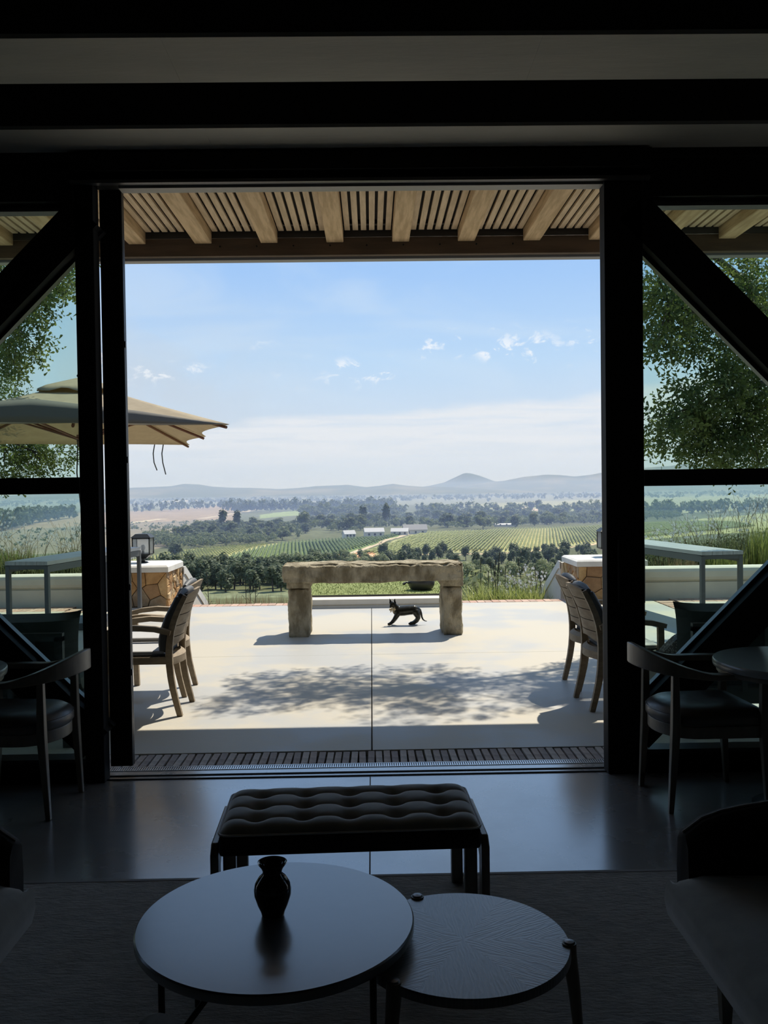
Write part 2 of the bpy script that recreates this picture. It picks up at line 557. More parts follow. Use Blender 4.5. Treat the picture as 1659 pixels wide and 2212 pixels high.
for sg in (-1, 1):
    a, b = sorted((sg * 5.62, sg * 9.4))
    tag(MB().box(a, 8.5, -0.03, b, 12.35, 0.015).build('turf', M('terrace_turf', (0.20, 0.27, 0.08), 0.95, col2=(0.13, 0.19, 0.05), nscale=30, bump=(90, 1.0, 0.02)), ter), kind='stuff')


def brick_mesh(l, wd, h, i, mats):
    r2 = random.Random(i)
    m = MB()
    j = lambda: r2.uniform(-0.002, 0.002)
    m.add([(-wd / 2 + j(), -l / 2 + j(), -h), (wd / 2 + j(), -l / 2 + j(), -h), (wd / 2 + j(), l / 2 + j(), -h), (-wd / 2 + j(), l / 2 + j(), -h),
           (-wd / 2 + j(), -l / 2 + j(), 0), (wd / 2 + j(), -l / 2 + j(), 0), (wd / 2 + j(), l / 2 + j(), 0), (-wd / 2 + j(), l / 2 + j(), 0)],
          [(3, 2, 1, 0), (4, 5, 6, 7), (0, 1, 5, 4), (1, 2, 6, 5), (2, 3, 7, 6), (3, 0, 4, 7)])
    o = m.build('tmp', mats[i % len(mats)])
    me = o.data
    bpy.data.objects.remove(o)
    return me


tb = [brick_mesh(0.235, 0.037, 0.035, i, BRICKS) for i in range(8)]
x = -1.75
i = 0
while x < 1.75:
    i += 1
    place_mesh('brick', tb[(i * 5 + i // 3) % 8], (x, 5.228 + rng.uniform(-0.004, 0.004), 0.0 + rng.uniform(-0.004, 0.002)), rng.uniform(-0.02, 0.02), parent=sill)
    x += 0.0475 + rng.uniform(-0.002, 0.003)
pb = [brick_mesh(0.24, 0.095, 0.035, i, PAVERS) for i in range(6)]
for sg in (-1, 1):                                   # bands running out to the planter walls
    y = 7.9
    while y < 12.25:
        i += 1
        place_mesh('brick', pb[(i * 7) % 6], (sg * 3.96, y, rng.uniform(-0.003, 0.003)), math.pi / 2 + rng.uniform(-0.02, 0.02), parent=ter)
        y += 0.103
    for row in range(2):                             # along the foot of the planter wall
        x = 3.66 if row else 4.15
        while x < 5.7:
            i += 1
            place_mesh('brick', pb[(i * 5) % 6], (sg * x, 12.40 - row * 0.0 if row == 0 else 12.40 - 0.0, 0.0) if row == 0 else (sg * x, 12.16, 0.0), rng.uniform(-0.02, 0.02), parent=ter) if row == 0 or x > 4.12 else None
            x += 0.103
    x = 1.08
    while x < 2.85:                                  # far edge course
        i += 1
        place_mesh('brick', pb[(i * 5 + 1) % 6], (sg * x, 12.44, rng.uniform(-0.003, 0.003)), rng.uniform(-0.02, 0.02), parent=ter)
        x += 0.103
MB().box(-3, 12.30, -0.3, 3, 12.60, -0.03).build('edge_footing', MAT['joint'], ter)

# pillars with individually laid stones
def clip(poly, px, py, nx, ny):
    out = []
    n = len(poly)
    for i in range(n):
        a, b = poly[i], poly[(i + 1) % n]
        da = (a[0] - px) * nx + (a[1] - py) * ny
        db = (b[0] - px) * nx + (b[1] - py) * ny
        if da <= 0:
            out.append(a)
        if da * db < 0:
            t = da / (da - db)
            out.append((a[0] + (b[0] - a[0]) * t, a[1] + (b[1] - a[1]) * t))
    return out


def stone_face(parent, W, Hh, frame, seed, ncol, nrow, proud=0.03):
    """irregular polygonal stones filling a W x Hh face; frame maps (u,v,d) to local xyz"""
    r2 = random.Random(seed)
    pts = []
    for j in range(nrow):
        for i2 in range(ncol):
            pts.append(((i2 + 0.5 + (0.25 if j % 2 else -0.2) + r2.uniform(-0.38, 0.38)) * W / ncol, (j + 0.5 + r2.uniform(-0.3, 0.3)) * Hh / nrow))
    for i2, (px, py) in enumerate(pts):
        poly = [(0, 0), (W, 0), (W, Hh), (0, Hh)]
        for j, (qx, qy) in enumerate(pts):
            if j != i2 and poly:
                poly = clip(poly, (px + qx) / 2, (py + qy) / 2, qx - px, qy - py)
        if len(poly) < 3:
            continue
        cx = sum(p[0] for p in poly) / len(poly)
        cy2 = sum(p[1] for p in poly) / len(poly)
        g = 0.006
        def ins(p, d):
            L = math.hypot(p[0] - cx, p[1] - cy2)
            s = max(0.3, (L - d) / L)
            return (cx + (p[0] - cx) * s, cy2 + (p[1] - cy2) * s)
        n = len(poly)
        h = proud + r2.uniform(-0.012, 0.012)
        vs = [frame(*ins(p, g), -0.02) for p in poly] + [frame(*ins(p, g), h * 0.75) for p in poly] + [frame(*ins(p, g + 0.018), h + r2.uniform(-0.004, 0.006)) for p in poly]
        fs = [tuple(range(n))[::-1], tuple(range(2 * n, 3 * n))]
        for lv in (0, n):
            fs += [(lv + k, lv + (k + 1) % n, lv + n + (k + 1) % n, lv + n + k) for k in range(n)]
        MB().add(vs, fs).build('stone', STONES[r2.randrange(5)], parent)


for sg, lab in ((-1, 'square pillar of amber stone with a pale cap, left of the terrace steps'), (1, 'square pillar of amber stone with a pale cap, right of the terrace steps')):
    yb = 12.34 if sg < 0 else 12.24
    pr = thing('stone_pillar', lab, 'pillar', (sg * 3.27, yb + 0.48, 0), 0)
    MB().box(-0.42, -0.44, -0.3, 0.42, 0.46, 0.47).build('core', MAT['mortar'], pr)
    stone_face(pr, 0.90, 0.475, lambda u, v, d: (-0.45 + u, -0.45 - d, v), 11 + sg, 4, 3, 0.02)
    sx = 0.45 if sg < 0 else -0.45
    sgn = 1 if sg < 0 else -1
    stone_face(pr, 0.94, 0.475, lambda u, v, d: (sx + sgn * (d - 0.01), -0.46 + u, v), 31 + sg, 6, 5, 0.03)
    capo = MB()
    capo.box(-0.485, -0.49, 0.475, 0.485, 0.50, 0.545)
    capo.add([(-0.485, -0.49, 0.545), (0.485, -0.49, 0.545), (0.485, 0.50, 0.545), (-0.485, 0.50, 0.545),
              (-0.455, -0.46, 0.568), (0.455, -0.46, 0.568), (0.455, 0.47, 0.568), (-0.455, 0.47, 0.568)],
             [(4, 5, 6, 7), (0, 1, 5, 4), (1, 2, 6, 5), (2, 3, 7, 6), (3, 0, 4, 7)])
    capo.build('capstone', MAT['cap'], pr)

# low planter walls either side, with a rounded coping above a shadow groove
for k, sg in ((2, -1), (3, 1)):
    y0 = 12.60 if sg < 0 else 12.42
    prof = [(0, -0.1), (0, 0.225), (0.03, 0.235), (0.03, 0.25), (-0.012, 0.258), (-0.028, 0.30), (-0.028, 0.375), (-0.01, 0.415), (0.04, 0.434), (0.26, 0.434), (0.26, -0.1)]
    a, b = sorted((sg * 3.75, sg * 9.5))
    tag(MB().prism([(y0 + p[0], p[1]) for p in prof], a, b, 'x').build('planter_wall', MAT['white'], angle=30),
        'low cream planter wall with rounded coping seen through the %s window' % ('left' if sg < 0 else 'right'), 'wall')
# sloping parapets of the stair going down between the pillars
for sg in (-1, 1):
    x0, x1 = sorted((sg * 2.78, sg * 2.98))
    y0 = 13.28
    pr = tag(MB().prism([(y0, -1.4), (y0, 0.45), (y0 + 0.12, 0.45), (16.6, -0.98), (16.6, -1.4)], x0, x1, 'x').build('stair_parapet', MAT['white']),
             'sloping cream parapet beside the steps, behind the %s stone pillar' % ('left' if sg < 0 else 'right'), 'parapet')
    xa, xb = sorted((sg * 2.765, sg * 2.79))
    MB().prism([(y0, 0.36), (y0 + 0.10, 0.36), (16.5, -1.03), (16.5, -0.86), (y0 + 0.12, 0.47), (y0, 0.47)], xa, xb, 'x').build('coping', MAT['cap'], pr)

# raised lawn block in the middle, with its pale kerb
lawn = thing('lawn_bed', 'raised square of clipped lawn with a pale kerb behind the stone bench', 'lawn', (0, 11.92, 0))
MB().prism([(0, -0.3), (0, 0.03), (0.02, 0.035), (0.02, 0.045), (0, 0.05), (0, 0.115), (0.30, 0.115), (0.30, -0.3)], -1.02, 1.02, 'x').build('kerb', MAT['white'], lawn)
MB().box(-1.0, 0.32, -1.6, 1.0, 5.2, 0.137).build('bed', MAT['joint'], lawn)
MAT['turf'] = M('turf', (0.33, 0.36, 0.12), 0.95, col2=(0.22, 0.27, 0.075), nscale=30, bump=(90, 1.0, 0.02))
g = MB()
r3 = random.Random(3)
for _ in range(9000):
    gx, gy = r3.uniform(-0.99, 0.99), r3.uniform(0.33, 5.1)
    a = r3.uniform(0, 6.28)
    h = r3.uniform(0.02, 0.04)
    g.add([(gx - 0.006 * math.cos(a), gy - 0.006 * math.sin(a), 0.13), (gx + 0.006 * math.cos(a), gy + 0.006 * math.sin(a), 0.13),
           (gx + r3.uniform(-0.02, 0.02), gy + r3.uniform(-0.02, 0.02), 0.13 + h)], [(0, 1, 2)])
tag(g.build('grass', MAT['turf'], lawn, fix=False), kind='stuff')
MB().box(-1.0, 0.325, 0.125, 1.0, 5.2, 0.141).build('sod', MAT['turf'], lawn)

# ================================================================== THE PERGOLA
pg = thing('pergola', 'timber pergola roof of rafters and slats over the terrace', 'pergola', (0, 5.1, 0))
pg_y = lambda y: y - 5.1
RX = [-1.39 + 0.556 * k for k in range(-6, 10)]
for x in RX:
    MB().box(x - 0.072, pg_y(5.10), 3.655, x + 0.072, pg_y(7.70), 3.765).build('rafter', MAT['timber'], pg, bevel=0.006)
for a, b in zip(RX[:-1], RX[1:]):
    n = 6
    span = b - a - 0.144
    for k in range(n):
        xc = a + 0.072 + span * (k + 0.5) / n
        MB().box(xc - 0.0225, pg_y(5.10), 3.745, xc + 0.0225, pg_y(7.66), 3.765).build('slat', MAT['slat'], pg)
MB().box(-4.9, pg_y(5.06), 3.80, 7.0 - 3.1 + 0.3, pg_y(7.86), 3.83).build('roof_board', MAT['roof'], pg)
for y in (5.4, 6.5, 7.55):
    MB().box(-4.9, pg_y(y), 3.766, 4.2, pg_y(y) + 0.05, 3.80).build('batten', MAT['roof'], pg)
MB().box(-5.0, pg_y(7.70), 3.55, 4.4, pg_y(7.76), 3.70).build('fascia_beam', MAT['fascia'], pg, bevel=0.004)
MB().box(-5.0, pg_y(7.70), 3.70, 4.4, pg_y(7.74), 3.80).build('back_board', MAT['roof'], pg)
MB().box(-5.0, pg_y(7.77), 3.53, 4.4, pg_y(7.86), 3.80).build('gutter', MAT['gutter'], pg, bevel=0.004)
bl = MB()
for x in [-1.25 + 0.31 * k for k in range(9)]:
    bl.tube([(x, pg_y(7.70), 3.63), (x, pg_y(7.69), 3.63)], 0.007, 8)
tag(bl.build('bolt_heads', MAT['steel'], pg), kind='stuff')

# ================================================================== THE VALLEY
YS = [12.5, 16, 30, 60, 100, 150, 185, 230, 300, 420, 560, 700, 900, 1300, 2000, 3500, 9500]
ZS = [-.45, -1.3, -3.8, -8.0, -13, -18, -20.2, -20.8, -21.2, -20.8, -21.5, -26, -27, -27, -26, -26, -22]


def ground(x, y):
    z = float(np.interp(y, YS, ZS))
    if abs(x) > 3.3 and y < 26:                     # planted beds behind the planter walls
        t = min(1.0, max(0.0, (y - 14.5) / 9.0))
        s = min(1.0, (abs(x) - 3.3) / 0.6)
        z = z + (0.28 * (1 - t) + z * t - z) * s
    return z


def inside(poly, x, y):
    c = False
    n = len(poly)
    for i in range(n):
        (x0, y0), (x1, y1) = poly[i], poly[i - 1]
        if (y0 > y) != (y1 > y) and x < (x1 - x0) * (y - y0) / (y1 - y0) + x0:
            c = not c
    return c


def seg_d(line, x, y):
    best = 1e9
    for (x0, y0), (x1, y1) in zip(line[:-1], line[1:]):
        dx_, dy_ = x1 - x0, y1 - y0
        t = max(0, min(1, ((x - x0) * dx_ + (y - y0) * dy_) / (dx_ * dx_ + dy_ * dy_)))
        best = min(best, math.hypot(x - x0 - t * dx_, y - y0 - t * dy_))
    return best


# field plan of the valley floor, metres from the doorway: (outline, crop colour)
FIELDS = [
    ([(-1700, 1500), (-1700, 3600), (1900, 3600), (1900, 1700), (70, 1700)], (0.19, 0.20, 0.13)),
    ([(-470, 1139), (-470, 1400), (-356, 1500), (-322, 2078), (-220, 1525), (-130, 837), (-240, 915), (-300, 640)], (0.30, 0.225, 0.15)),
    ([(-330, 420), (-300, 640), (-232, 883), (-160, 968), (-119, 769), (-89, 465), (-88, 357), (-141, 343)], (0.22, 0.19, 0.13)),
    ([(-142, 1145), (-116, 1394), (-36, 1638), (49, 1667), (49, 1422), (-27, 1227), (-90, 1076), (-122, 983)], (0.24, 0.30, 0.12)),
    ([(153, 1588), (319, 1897), (563, 2154), (1345, 3042), (474, 1073), (284, 923), (221, 847), (147, 994)], (0.30, 0.30, 0.17)),
    ([(240, 1150), (330, 1180), (420, 1500), (300, 1420)], (0.24, 0.30, 0.14)),
    ([(-86, 285), (-77, 354), (-59, 379), (-41, 394), (-49, 349), (-52, 301)], (0.36, 0.35, 0.15)),
    ([(-52, 296), (-49, 349), (-41, 394), (-34, 405), (6, 436), (24, 484), (-10, 318), (-16, 300)], (0.15, 0.21, 0.07)),
    ([(25, 472), (77, 503), (138, 539), (272, 756), (411, 929), (230, 470), (119, 386), (96, 374), (57, 322), (33, 323), (-8, 317)], (0.34, 0.33, 0.15)),
    ([(-46, 186), (-10, 184), (-12, 200), (-44, 204)], (0.17, 0.19, 0.11)),
    ([(-14, 322), (0, 338), (2, 312), (-12, 300)], (0.62, 0.33, 0.17)),
]
ROADS = [([(25, 486), (5, 396), (-10, 318)], 1.3, (0.56, 0.44, 0.31)),
         ([(30, 314), (58, 327), (80, 348), (99, 374), (141, 444), (200, 520)], 1.5, (0.60, 0.44, 0.27)),
         ([(0, 318), (30, 314)], 1.8, (0.60, 0.44, 0.27)),
         ([(-241, 845), (-236, 1010)], 5, (0.55, 0.47, 0.33)),
         ([(-190, 1010), (-185, 1500)], 5, (0.48, 0.40, 0.30)),
         ([(300, 1180), (318, 1500)], 5, (0.62, 0.50, 0.38)),
         ([(322, 1180), (352, 1480)], 4, (0.60, 0.48, 0.36)),
         ([(215, 1150), (240, 1480)], 5, (0.62, 0.46, 0.38)),
         ([(200, 1130), (330, 1130), (400, 1040)], 4, (0.55, 0.50, 0.40))]
BASE = (0.115, 0.125, 0.06)

nA, azs = 560, np.linspace(-0.62, 0.62, 561)
ds = np.concatenate([np.linspace(12.7, 26, 16), np.geomspace(28, 160, 18), np.geomspace(168, 1200, 150), np.geomspace(1220, 9500, 46)])
V, Cc = [], []
for d in ds:
    for a in azs:
        x, y = math.tan(a) * d, d
        z = ground(x, y)
        if y > 170:
            z += 0.35 * noise.noise((x * 0.03, y * 0.012, 0))
        V.append((x, y, z))
        c = BASE
        if y > 150:
            wx = x + 3 * noise.noise((x * 0.06, y * 0.03, 4))
            for poly, pc in FIELDS:
                if inside(poly, wx, y):
                    c = pc
            for ln, wd, pc in ROADS:
                if seg_d(ln, wx, y) < wd:
                    c = pc
        else:
            c = (0.16, 0.12, 0.07)
        f = 1 + 0.18 * noise.noise((x * 0.05, y * 0.02, 9))
        Cc.append((c[0] * f, c[1] * f, c[2] * f, 1))
W1 = nA + 1
Fc = [(j * W1 + i, j * W1 + i + 1, (j + 1) * W1 + i + 1, (j + 1) * W1 + i) for j in range(len(ds) - 1) for i in range(nA)]
me = bpy.data.meshes.new('valley_ground')
me.from_pydata(V, [], Fc)
ca = me.color_attributes.new('crop', 'FLOAT_COLOR', 'POINT')
ca.data.foreach_set('color', np.array(Cc, dtype=np.float32).ravel())
m = bpy.data.materials.new('valley_soil')
m.use_nodes = True
t = m.node_tree
at = N(t, 'ShaderNodeVertexColor')
at.layer_name = 'crop'
nz = N(t, 'ShaderNodeTexNoise', Scale=0.35, Detail=8.0)
tcn = N(t, 'ShaderNodeTexCoord')
t.links.new(tcn.outputs['Object'], nz.inputs['Vector'])
sp = mixc(t, smooth(t, nz.outputs['Fac'], 0.3, 0.7), (0.72, 0.74, 0.70), (1.25, 1.22, 1.2))
t.links.new(mixc(t, 1.0, at.outputs['Color'], sp, 'MULTIPLY'), t.nodes['Principled BSDF'].inputs['Base Color'])
t.nodes['Principled BSDF'].inputs['Roughness'].default_value = 0.95
t.nodes['Principled BSDF'].inputs['Specular IOR Level'].default_value = 0.1
me.materials.append(m)
me.polygons.foreach_set('use_smooth', [True] * len(me.polygons))
vg = bpy.data.objects.new('valley_ground', me)
COL.objects.link(vg)
tag(vg, 'farmland of the wide valley below the terrace', None, kind='structure')

# hills on the horizon: three ridges, the cone among them
MAT['hill'] = M('hill_scrub', (0.105, 0.125, 0.085), 0.95, col2=(0.20, 0.19, 0.13), nscale=0.0035, detail=9, lo=0.42, hi=0.68, spec=0.1)
HILLS = [
    ('hill', 'low rolling hill range along the left of the horizon', 4300, 900,
     [(-0.70, .004), (-0.4089, -.0005), (-0.3174, .0043), (-0.2614, .0071), (-0.2206, .0081), (-0.2053, .0104), (-0.19, .0097), (-0.1748, .0070), (-0.1544, .0057), (-0.1238, .0047), (-0.1033, .0034), (-0.0829, .0042), (-0.0624, .0060), (-0.024, .0070), (-0.0061, .0042), (0.0093, .0055), (0.0237, .0074), (0.0375, .0056), (0.0555, .0039), (0.085, .003), (0.13, .0), (0.2, -.004)]),
    ('hill', 'blue cone-shaped hill rising right of centre', 6400, 700,
     [(0.03, -.002), (0.0555, .0034), (0.0657, .0050), (0.0812, .0083), (0.0941, .0141), (0.1020, .0178), (0.1060, .0183), (0.1110, .0178), (0.1198, .0153), (0.1336, .0098), (0.148, .006), (0.19, .001), (0.24, -.003)]),
    ('hill', 'long blue hill range along the right of the horizon', 5400, 1000,
     [(0.06, -.003), (0.1000, .004), (0.1336, .0082), (0.148, .0093), (0.1687, .0131), (0.1944, .0154), (0.2099, .0146), (0.2253, .0129), (0.2408, .0142), (0.2563, .0166), (0.3044, .0216), (0.3338, .0233), (0.3546, .0261), (0.3752, .0217), (0.4115, .0228), (0.4421, .0234), (0.55, .018), (0.70, .012)]),
]
for name, lab, D, dep, pr in HILLS:
    xs = [p[0] for p in pr]
    hs = [p[1] for p in pr]
    nx, ny = 240, 26
    vs = []
    for j in range(ny + 1):
        v = j / ny
        for i in range(nx + 1):
            a = xs[0] + (xs[-1] - xs[0]) * i / nx
            yy = D - dep + 2 * dep * v
            hh = float(np.interp(a, xs, hs)) * D + 1.55 + 26
            prof = math.sin(min(1, v * 2) * math.pi / 2) ** 1.5 if v < 0.5 else math.cos((v - 0.5) * math.pi) ** 0.8
            px, py = a * D * (0.5 + 0.5 * yy / D), yy
            rg = 1 + 0.30 * (noise.noise((px * 0.0035, py * 0.002, 1.5)) + 0.5 * noise.noise((px * 0.009, py * 0.006, 3))) * (1 - prof) * 2 * prof
            vs.append((px, py, -27 + max(0, hh) * prof * rg + (1.5 * noise.noise((px * 0.02, py * 0.02, 7)) if prof > .5 else 0)))
    fs = [(j * (nx + 1) + i, j * (nx + 1) + i + 1, (j + 1) * (nx + 1) + i + 1, (j + 1) * (nx + 1) + i) for j in range(ny) for i in range(nx)]
    tag(MB().add(vs, fs, 0, True).build(name, MAT['hill'], fix=False, angle=180), lab, 'hill')

# ---------------------------------------------------------------- tree kinds
def leaf_mat(name, c, c2, tr=0.25, rough=0.6, sc=0.8):
    return M(name, c, rough, col2=c2, nscale=sc, detail=4, trans=0.4, spec=0.25)


MAT['bark'] = M('bark', (0.075, 0.06, 0.045), 0.95, col2=(0.045, 0.036, 0.028), nscale=14, stretch=(1, 1, 0.25), bump=(30, 0.8, 0.02))
MAT['lv_dark'] = leaf_mat('dark_foliage', (0.085, 0.115, 0.06), (0.14, 0.17, 0.09))
MAT['lv_mid'] = leaf_mat('mid_foliage', (0.12, 0.155, 0.07), (0.18, 0.21, 0.10))
MAT['lv_olive'] = leaf_mat('olive_foliage', (0.26, 0.29, 0.14), (0.36, 0.38, 0.20))
MAT['lv_vine'] = leaf_mat('vine_foliage', (0.30, 0.34, 0.10), (0.40, 0.41, 0.15), sc=0.2)


def foliage_quads(r2, n, ell, size, clumps=9, base=0.0, power=0.33):
    """n small leaf sprays filling clumps of an ellipsoid crown: verts, faces"""
    cl = []
    for _ in range(clumps):
        while True:
            p = [r2.uniform(-1, 1) for _ in range(3)]
            if sum(q * q for q in p) < 1:
                break
        cl.append((p[0] * ell[0] * 0.62, p[1] * ell[1] * 0.62, p[2] * ell[2] * 0.66))
    vs, fs = [], []
    for k in range(n):
        c = cl[k % clumps]
        th, ph = r2.uniform(0, 6.283), math.acos(r2.uniform(-1, 1))
        rr = r2.random() ** power
        d = Vector((math.sin(ph) * math.cos(th), math.sin(ph) * math.sin(th), math.cos(ph)))
        p = Vector((c[0] + d.x * rr * ell[0] * 0.42, c[1] + d.y * rr * ell[1] * 0.42, c[2] + d.z * rr * ell[2] * 0.40 + base))
        nrm = (d + Vector((r2.uniform(-.7, .7), r2.uniform(-.7, .7), r2.uniform(-.2, .9)))).normalized()
        a = nrm.orthogonal().normalized()
        a.rotate(Matrix.Rotation(r2.uniform(0, 6.28), 3, nrm))
        b = nrm.cross(a)
        s = size * r2.uniform(0.6, 1.25)
        o = len(vs)
        vs += [p - a * s, p + b * s * 0.55 - nrm * s * 0.15, p + a * s, p - b * s * 0.55 - nrm * s * 0.15]
        fs.append((o, o + 1, o + 2, o + 3))
    return vs, fs


def tree_kind(i, h, wd, n, size, mat, trunk_h, clumps=10, power=0.33):
    r2 = random.Random(100 + i)
    m = MB()
    m.tube([(0, 0, -0.4), (0.02 * h, 0, trunk_h * 0.6), (0, 0.02 * h, h * 0.62)], [0.028 * h, 0.022 * h, 0.008 * h], 6, 0)
    vs, fs = foliage_quads(r2, n, (wd, wd, (h - trunk_h) / 2), size, clumps, trunk_h + (h - trunk_h) / 2, power)
    m.add(vs, fs, 1)
    o = m.build('tmp', [MAT['bark'], MAT[mat]], fix=False)
    me2 = o.data
    bpy.data.objects.remove(o)
    return me2


DARK = [tree_kind(i, 7.2, 1.8, 760, 0.34, 'lv_dark', 0.4, 12) for i in range(4)]
BUSH = [tree_kind(10 + i, 3.6, 1.9, 700, 0.20, ('lv_olive', 'lv_mid')[i % 2], 0.3, 10) for i in range(4)]
ROUND = [tree_kind(20 + i, 9.0, 4.4, 520, 0.75, ('lv_mid', 'lv_dark')[i % 2], 0.2, 13) for i in range(4)]
PINE = [tree_kind(30 + i, 14.0, 3.0, 380, 0.85, 'lv_dark', 2.0, 12) for i in range(3)]


def scatter(poly, n, seed, gap):
    r2 = random.Random(seed)
    x0, x1 = min(p[0] for p in poly), max(p[0] for p in poly)
    y0, y1 = min(p[1] for p in poly), max(p[1] for p in poly)
    out = []
    tries = 0
    while len(out) < n and tries < n * 60:
        tries += 1
        x, y = r2.uniform(x0, x1), r2.uniform(y0, y1)
        if inside(poly, x, y) and all((x - p[0]) ** 2 + (y - p[1]) ** 2 > gap * gap for p in out):
            out.append((x, y))
    return out


def trees(pts, kinds, name, label, group, smin, smax, seed, sink=0.1, wide=1.0):
    r2 = random.Random(seed)
    for k, (x, y) in enumerate(pts):
        s = r2.uniform(smin, smax)
        o = place_mesh(name, kinds[k % len(kinds)], (x, y, ground(x, y) - sink), r2.uniform(0, 6.28), (s * wide, s * wide, s * r2.uniform(0.9, 1.12)))
        xs = sorted(p[0] for p in pts)
        ys = sorted(p[1] for p in pts)
        col = 'left end' if x < xs[len(xs) // 3] else ('right end' if x > xs[2 * len(xs) // 3] else 'middle')
        row = 'front' if y < ys[len(ys) // 3] else ('back' if y > ys[2 * len(ys) // 3] else 'inner')
        tag(o, '%s, %s rows, %s' % (label, row, col), 'tree', group)


# dense dark belt below the vineyard on the left, its thinner continuation on the right
trees(scatter([(-52, 200), (-19, 196), (-14, 206), (-10, 240), (-60, 244)], 130, 1, 1.5), DARK, 'belt_tree',
      'dark tree in the dense belt left of the bench', 'trees of the dark belt on the left', 0.80, 1.08, 1, wide=1.35)
trees(scatter([(8, 236), (30, 225), (82, 262), (92, 322), (56, 304), (26, 292), (2, 294)], 80, 2, 2.4), DARK, 'belt_tree',
      'dark tree in the loose belt under the right vineyard', 'trees of the loose belt on the right', 0.55, 0.95, 2, wide=1.25)
trees(scatter([(-30, 262), (8, 262), (8, 282), (-28, 284)], 34, 3, 1.8), BUSH, 'hedge_tree',
      'low bushy tree in the row above the stone bench top', 'row of low trees behind the bench top', 0.9, 1.4, 3)
# olive bushes filling the slope on the right
trees(scatter([(6.5, 60), (17, 60), (48, 160), (60, 235), (12, 240), (10, 120)], 150, 4, 1.9), BUSH, 'slope_bush',
      'olive green bush on the slope right of the bench', 'bushes on the right slope', 0.85, 1.55, 4, 0.3)
trees(scatter([(-26, 40), (-5, 40), (-9, 110), (-30, 120)], 26, 14, 2.5), BUSH, 'slope_bush',
      'grey green bush low on the slope left of the bench', 'bushes on the left slope', 0.5, 0.75, 14, 0.3)
# single trees that stand out
for lab, x, y, s, me2 in (
        ('lone dark tree at the left end of the vineyard', -70, 322, 0.75, ROUND[1]),
        ('tallest dark tree of the cluster by the brown field', -88, 538, 1.15, PINE[0]),
        ('second tall tree of the cluster by the brown field', -81, 545, 1.0, PINE[1]),
        ('broad tree at the right of the cluster by the brown field', -71, 540, 1.0, ROUND[0]),
        ('low round tree in front of the cluster by the brown field', -66, 536, 0.75, ROUND[2]),
        ('dark pine standing behind the white cottage', 10, 620, 1.25, PINE[2]),
        ('dark pine left of the farm sheds', -6, 640, 1.25, PINE[1]),
        ('pair tree on the open field at right, left one', 205, 1160, 1.6, ROUND[1]),
        ('pair tree on the open field at right, right one', 216, 1165, 1.7, ROUND[3])):
    tag(place_mesh('field_tree', me2, (x, y, ground(x, y) - 0.2), x, (s, s, s)), lab, 'tree')
# woodland of the valley floor, each tree of the nearer woods
trees(scatter([(-85, 372), (-34, 425), (-40, 620), (-118, 690), (-96, 430)], 120, 5, 4.5), ROUND, 'woodland_tree',
      'rounded tree in the scrubby wood behind the left vineyard', 'trees of the wood behind the left vineyard', 0.45, 0.85, 5, wide=1.2)
trees(scatter([(-40, 520), (-14, 470), (14, 560), (52, 500), (140, 600), (196, 690), (242, 945), (150, 980), (40, 980), (-60, 900)], 170, 6, 7), ROUND, 'valley_tree',
      'rounded tree in the wide wood across the valley floor', 'trees of the wide valley wood', 0.7, 1.25, 6, wide=1.15)


def far_wood(name, label, polys, n, seed, h, wd, nq, size, mat):
    r2 = random.Random(seed)
    m = MB()
    for poly in polys:
        for x, y in scatter(poly, n, seed, h * 0.3):
            s = r2.uniform(0.7, 1.2)
            vs, fs = foliage_quads(r2, nq, (wd * s, wd * s, h * s / 2), size, 5, h * s / 2 + 0.5)
            g0 = Vector((x, y, ground(x, y)))
            m.add([v + g0 for v in vs], fs)
    tag(m.build(name, MAT[mat], fix=False), label, 'woodland', kind='stuff')


far_wood('far_woodland', 'distant dark tree belts across the valley', [
    [(-360, 1330), (-269, 1600), (37, 1480), (37, 1510), (-272, 1640), (-366, 1370)],
    [(-211, 1270), (35, 1420), (35, 1450), (-214, 1300)],
    [(-251, 600), (-343, 940), (-359, 1110), (-371, 1120), (-356, 940), (-262, 605)]], 110, 8, 17, 7, 46, 2.2, 'lv_dark')
far_wood('far_woodland', 'hazy woods on the far valley floor at right', [
    [(60, 900), (250, 900), (300, 1100), (190, 1080), (60, 1250)],
    [(250, 880), (480, 1000), (500, 1060), (270, 940)],
    [(-700, 2300), (700, 2200), (900, 2500), (-800, 2600)],
    [(-80, 1000), (40, 1040), (40, 1120), (-80, 1100)]], 90, 9, 14, 7, 46, 2.2, 'lv_mid')
far_wood('woodland_floor', 'bushy undergrowth filling the wood behind the left vineyard', [[(-85, 372), (-34, 425), (-40, 620), (-118, 690), (-96, 430)], [(-120, 470), (-88, 372), (-70, 360), (-40, 398), (-60, 420)]], 260, 31, 4.2, 3.2, 26, 0.75, 'lv_mid')
far_wood('woodland_floor', 'bushy undergrowth filling the wide valley wood', [[(-40, 520), (-14, 470), (14, 560), (52, 500), (140, 600), (196, 690), (242, 945), (150, 980), (40, 980), (-60, 900)], [(60, 560), (270, 780), (300, 900), (190, 900)]], 420, 32, 6.0, 5.0, 26, 1.1, 'lv_mid')
far_wood('far_woodland', 'tiny hazy trees dotted over the far plain', [[(-1300, 2000), (1500, 2000), (1900, 3600), (-1700, 3600)]], 900, 33, 12, 9, 12, 3.5, 'lv_dark')
far_wood('field_scrub', 'low dark scrub dotted over the brown field', [[(-205, 480), (-232, 850), (-150, 900), (-100, 470), (-150, 360)]], 170, 10, 3, 2.6, 14, 0.7, 'lv_mid')

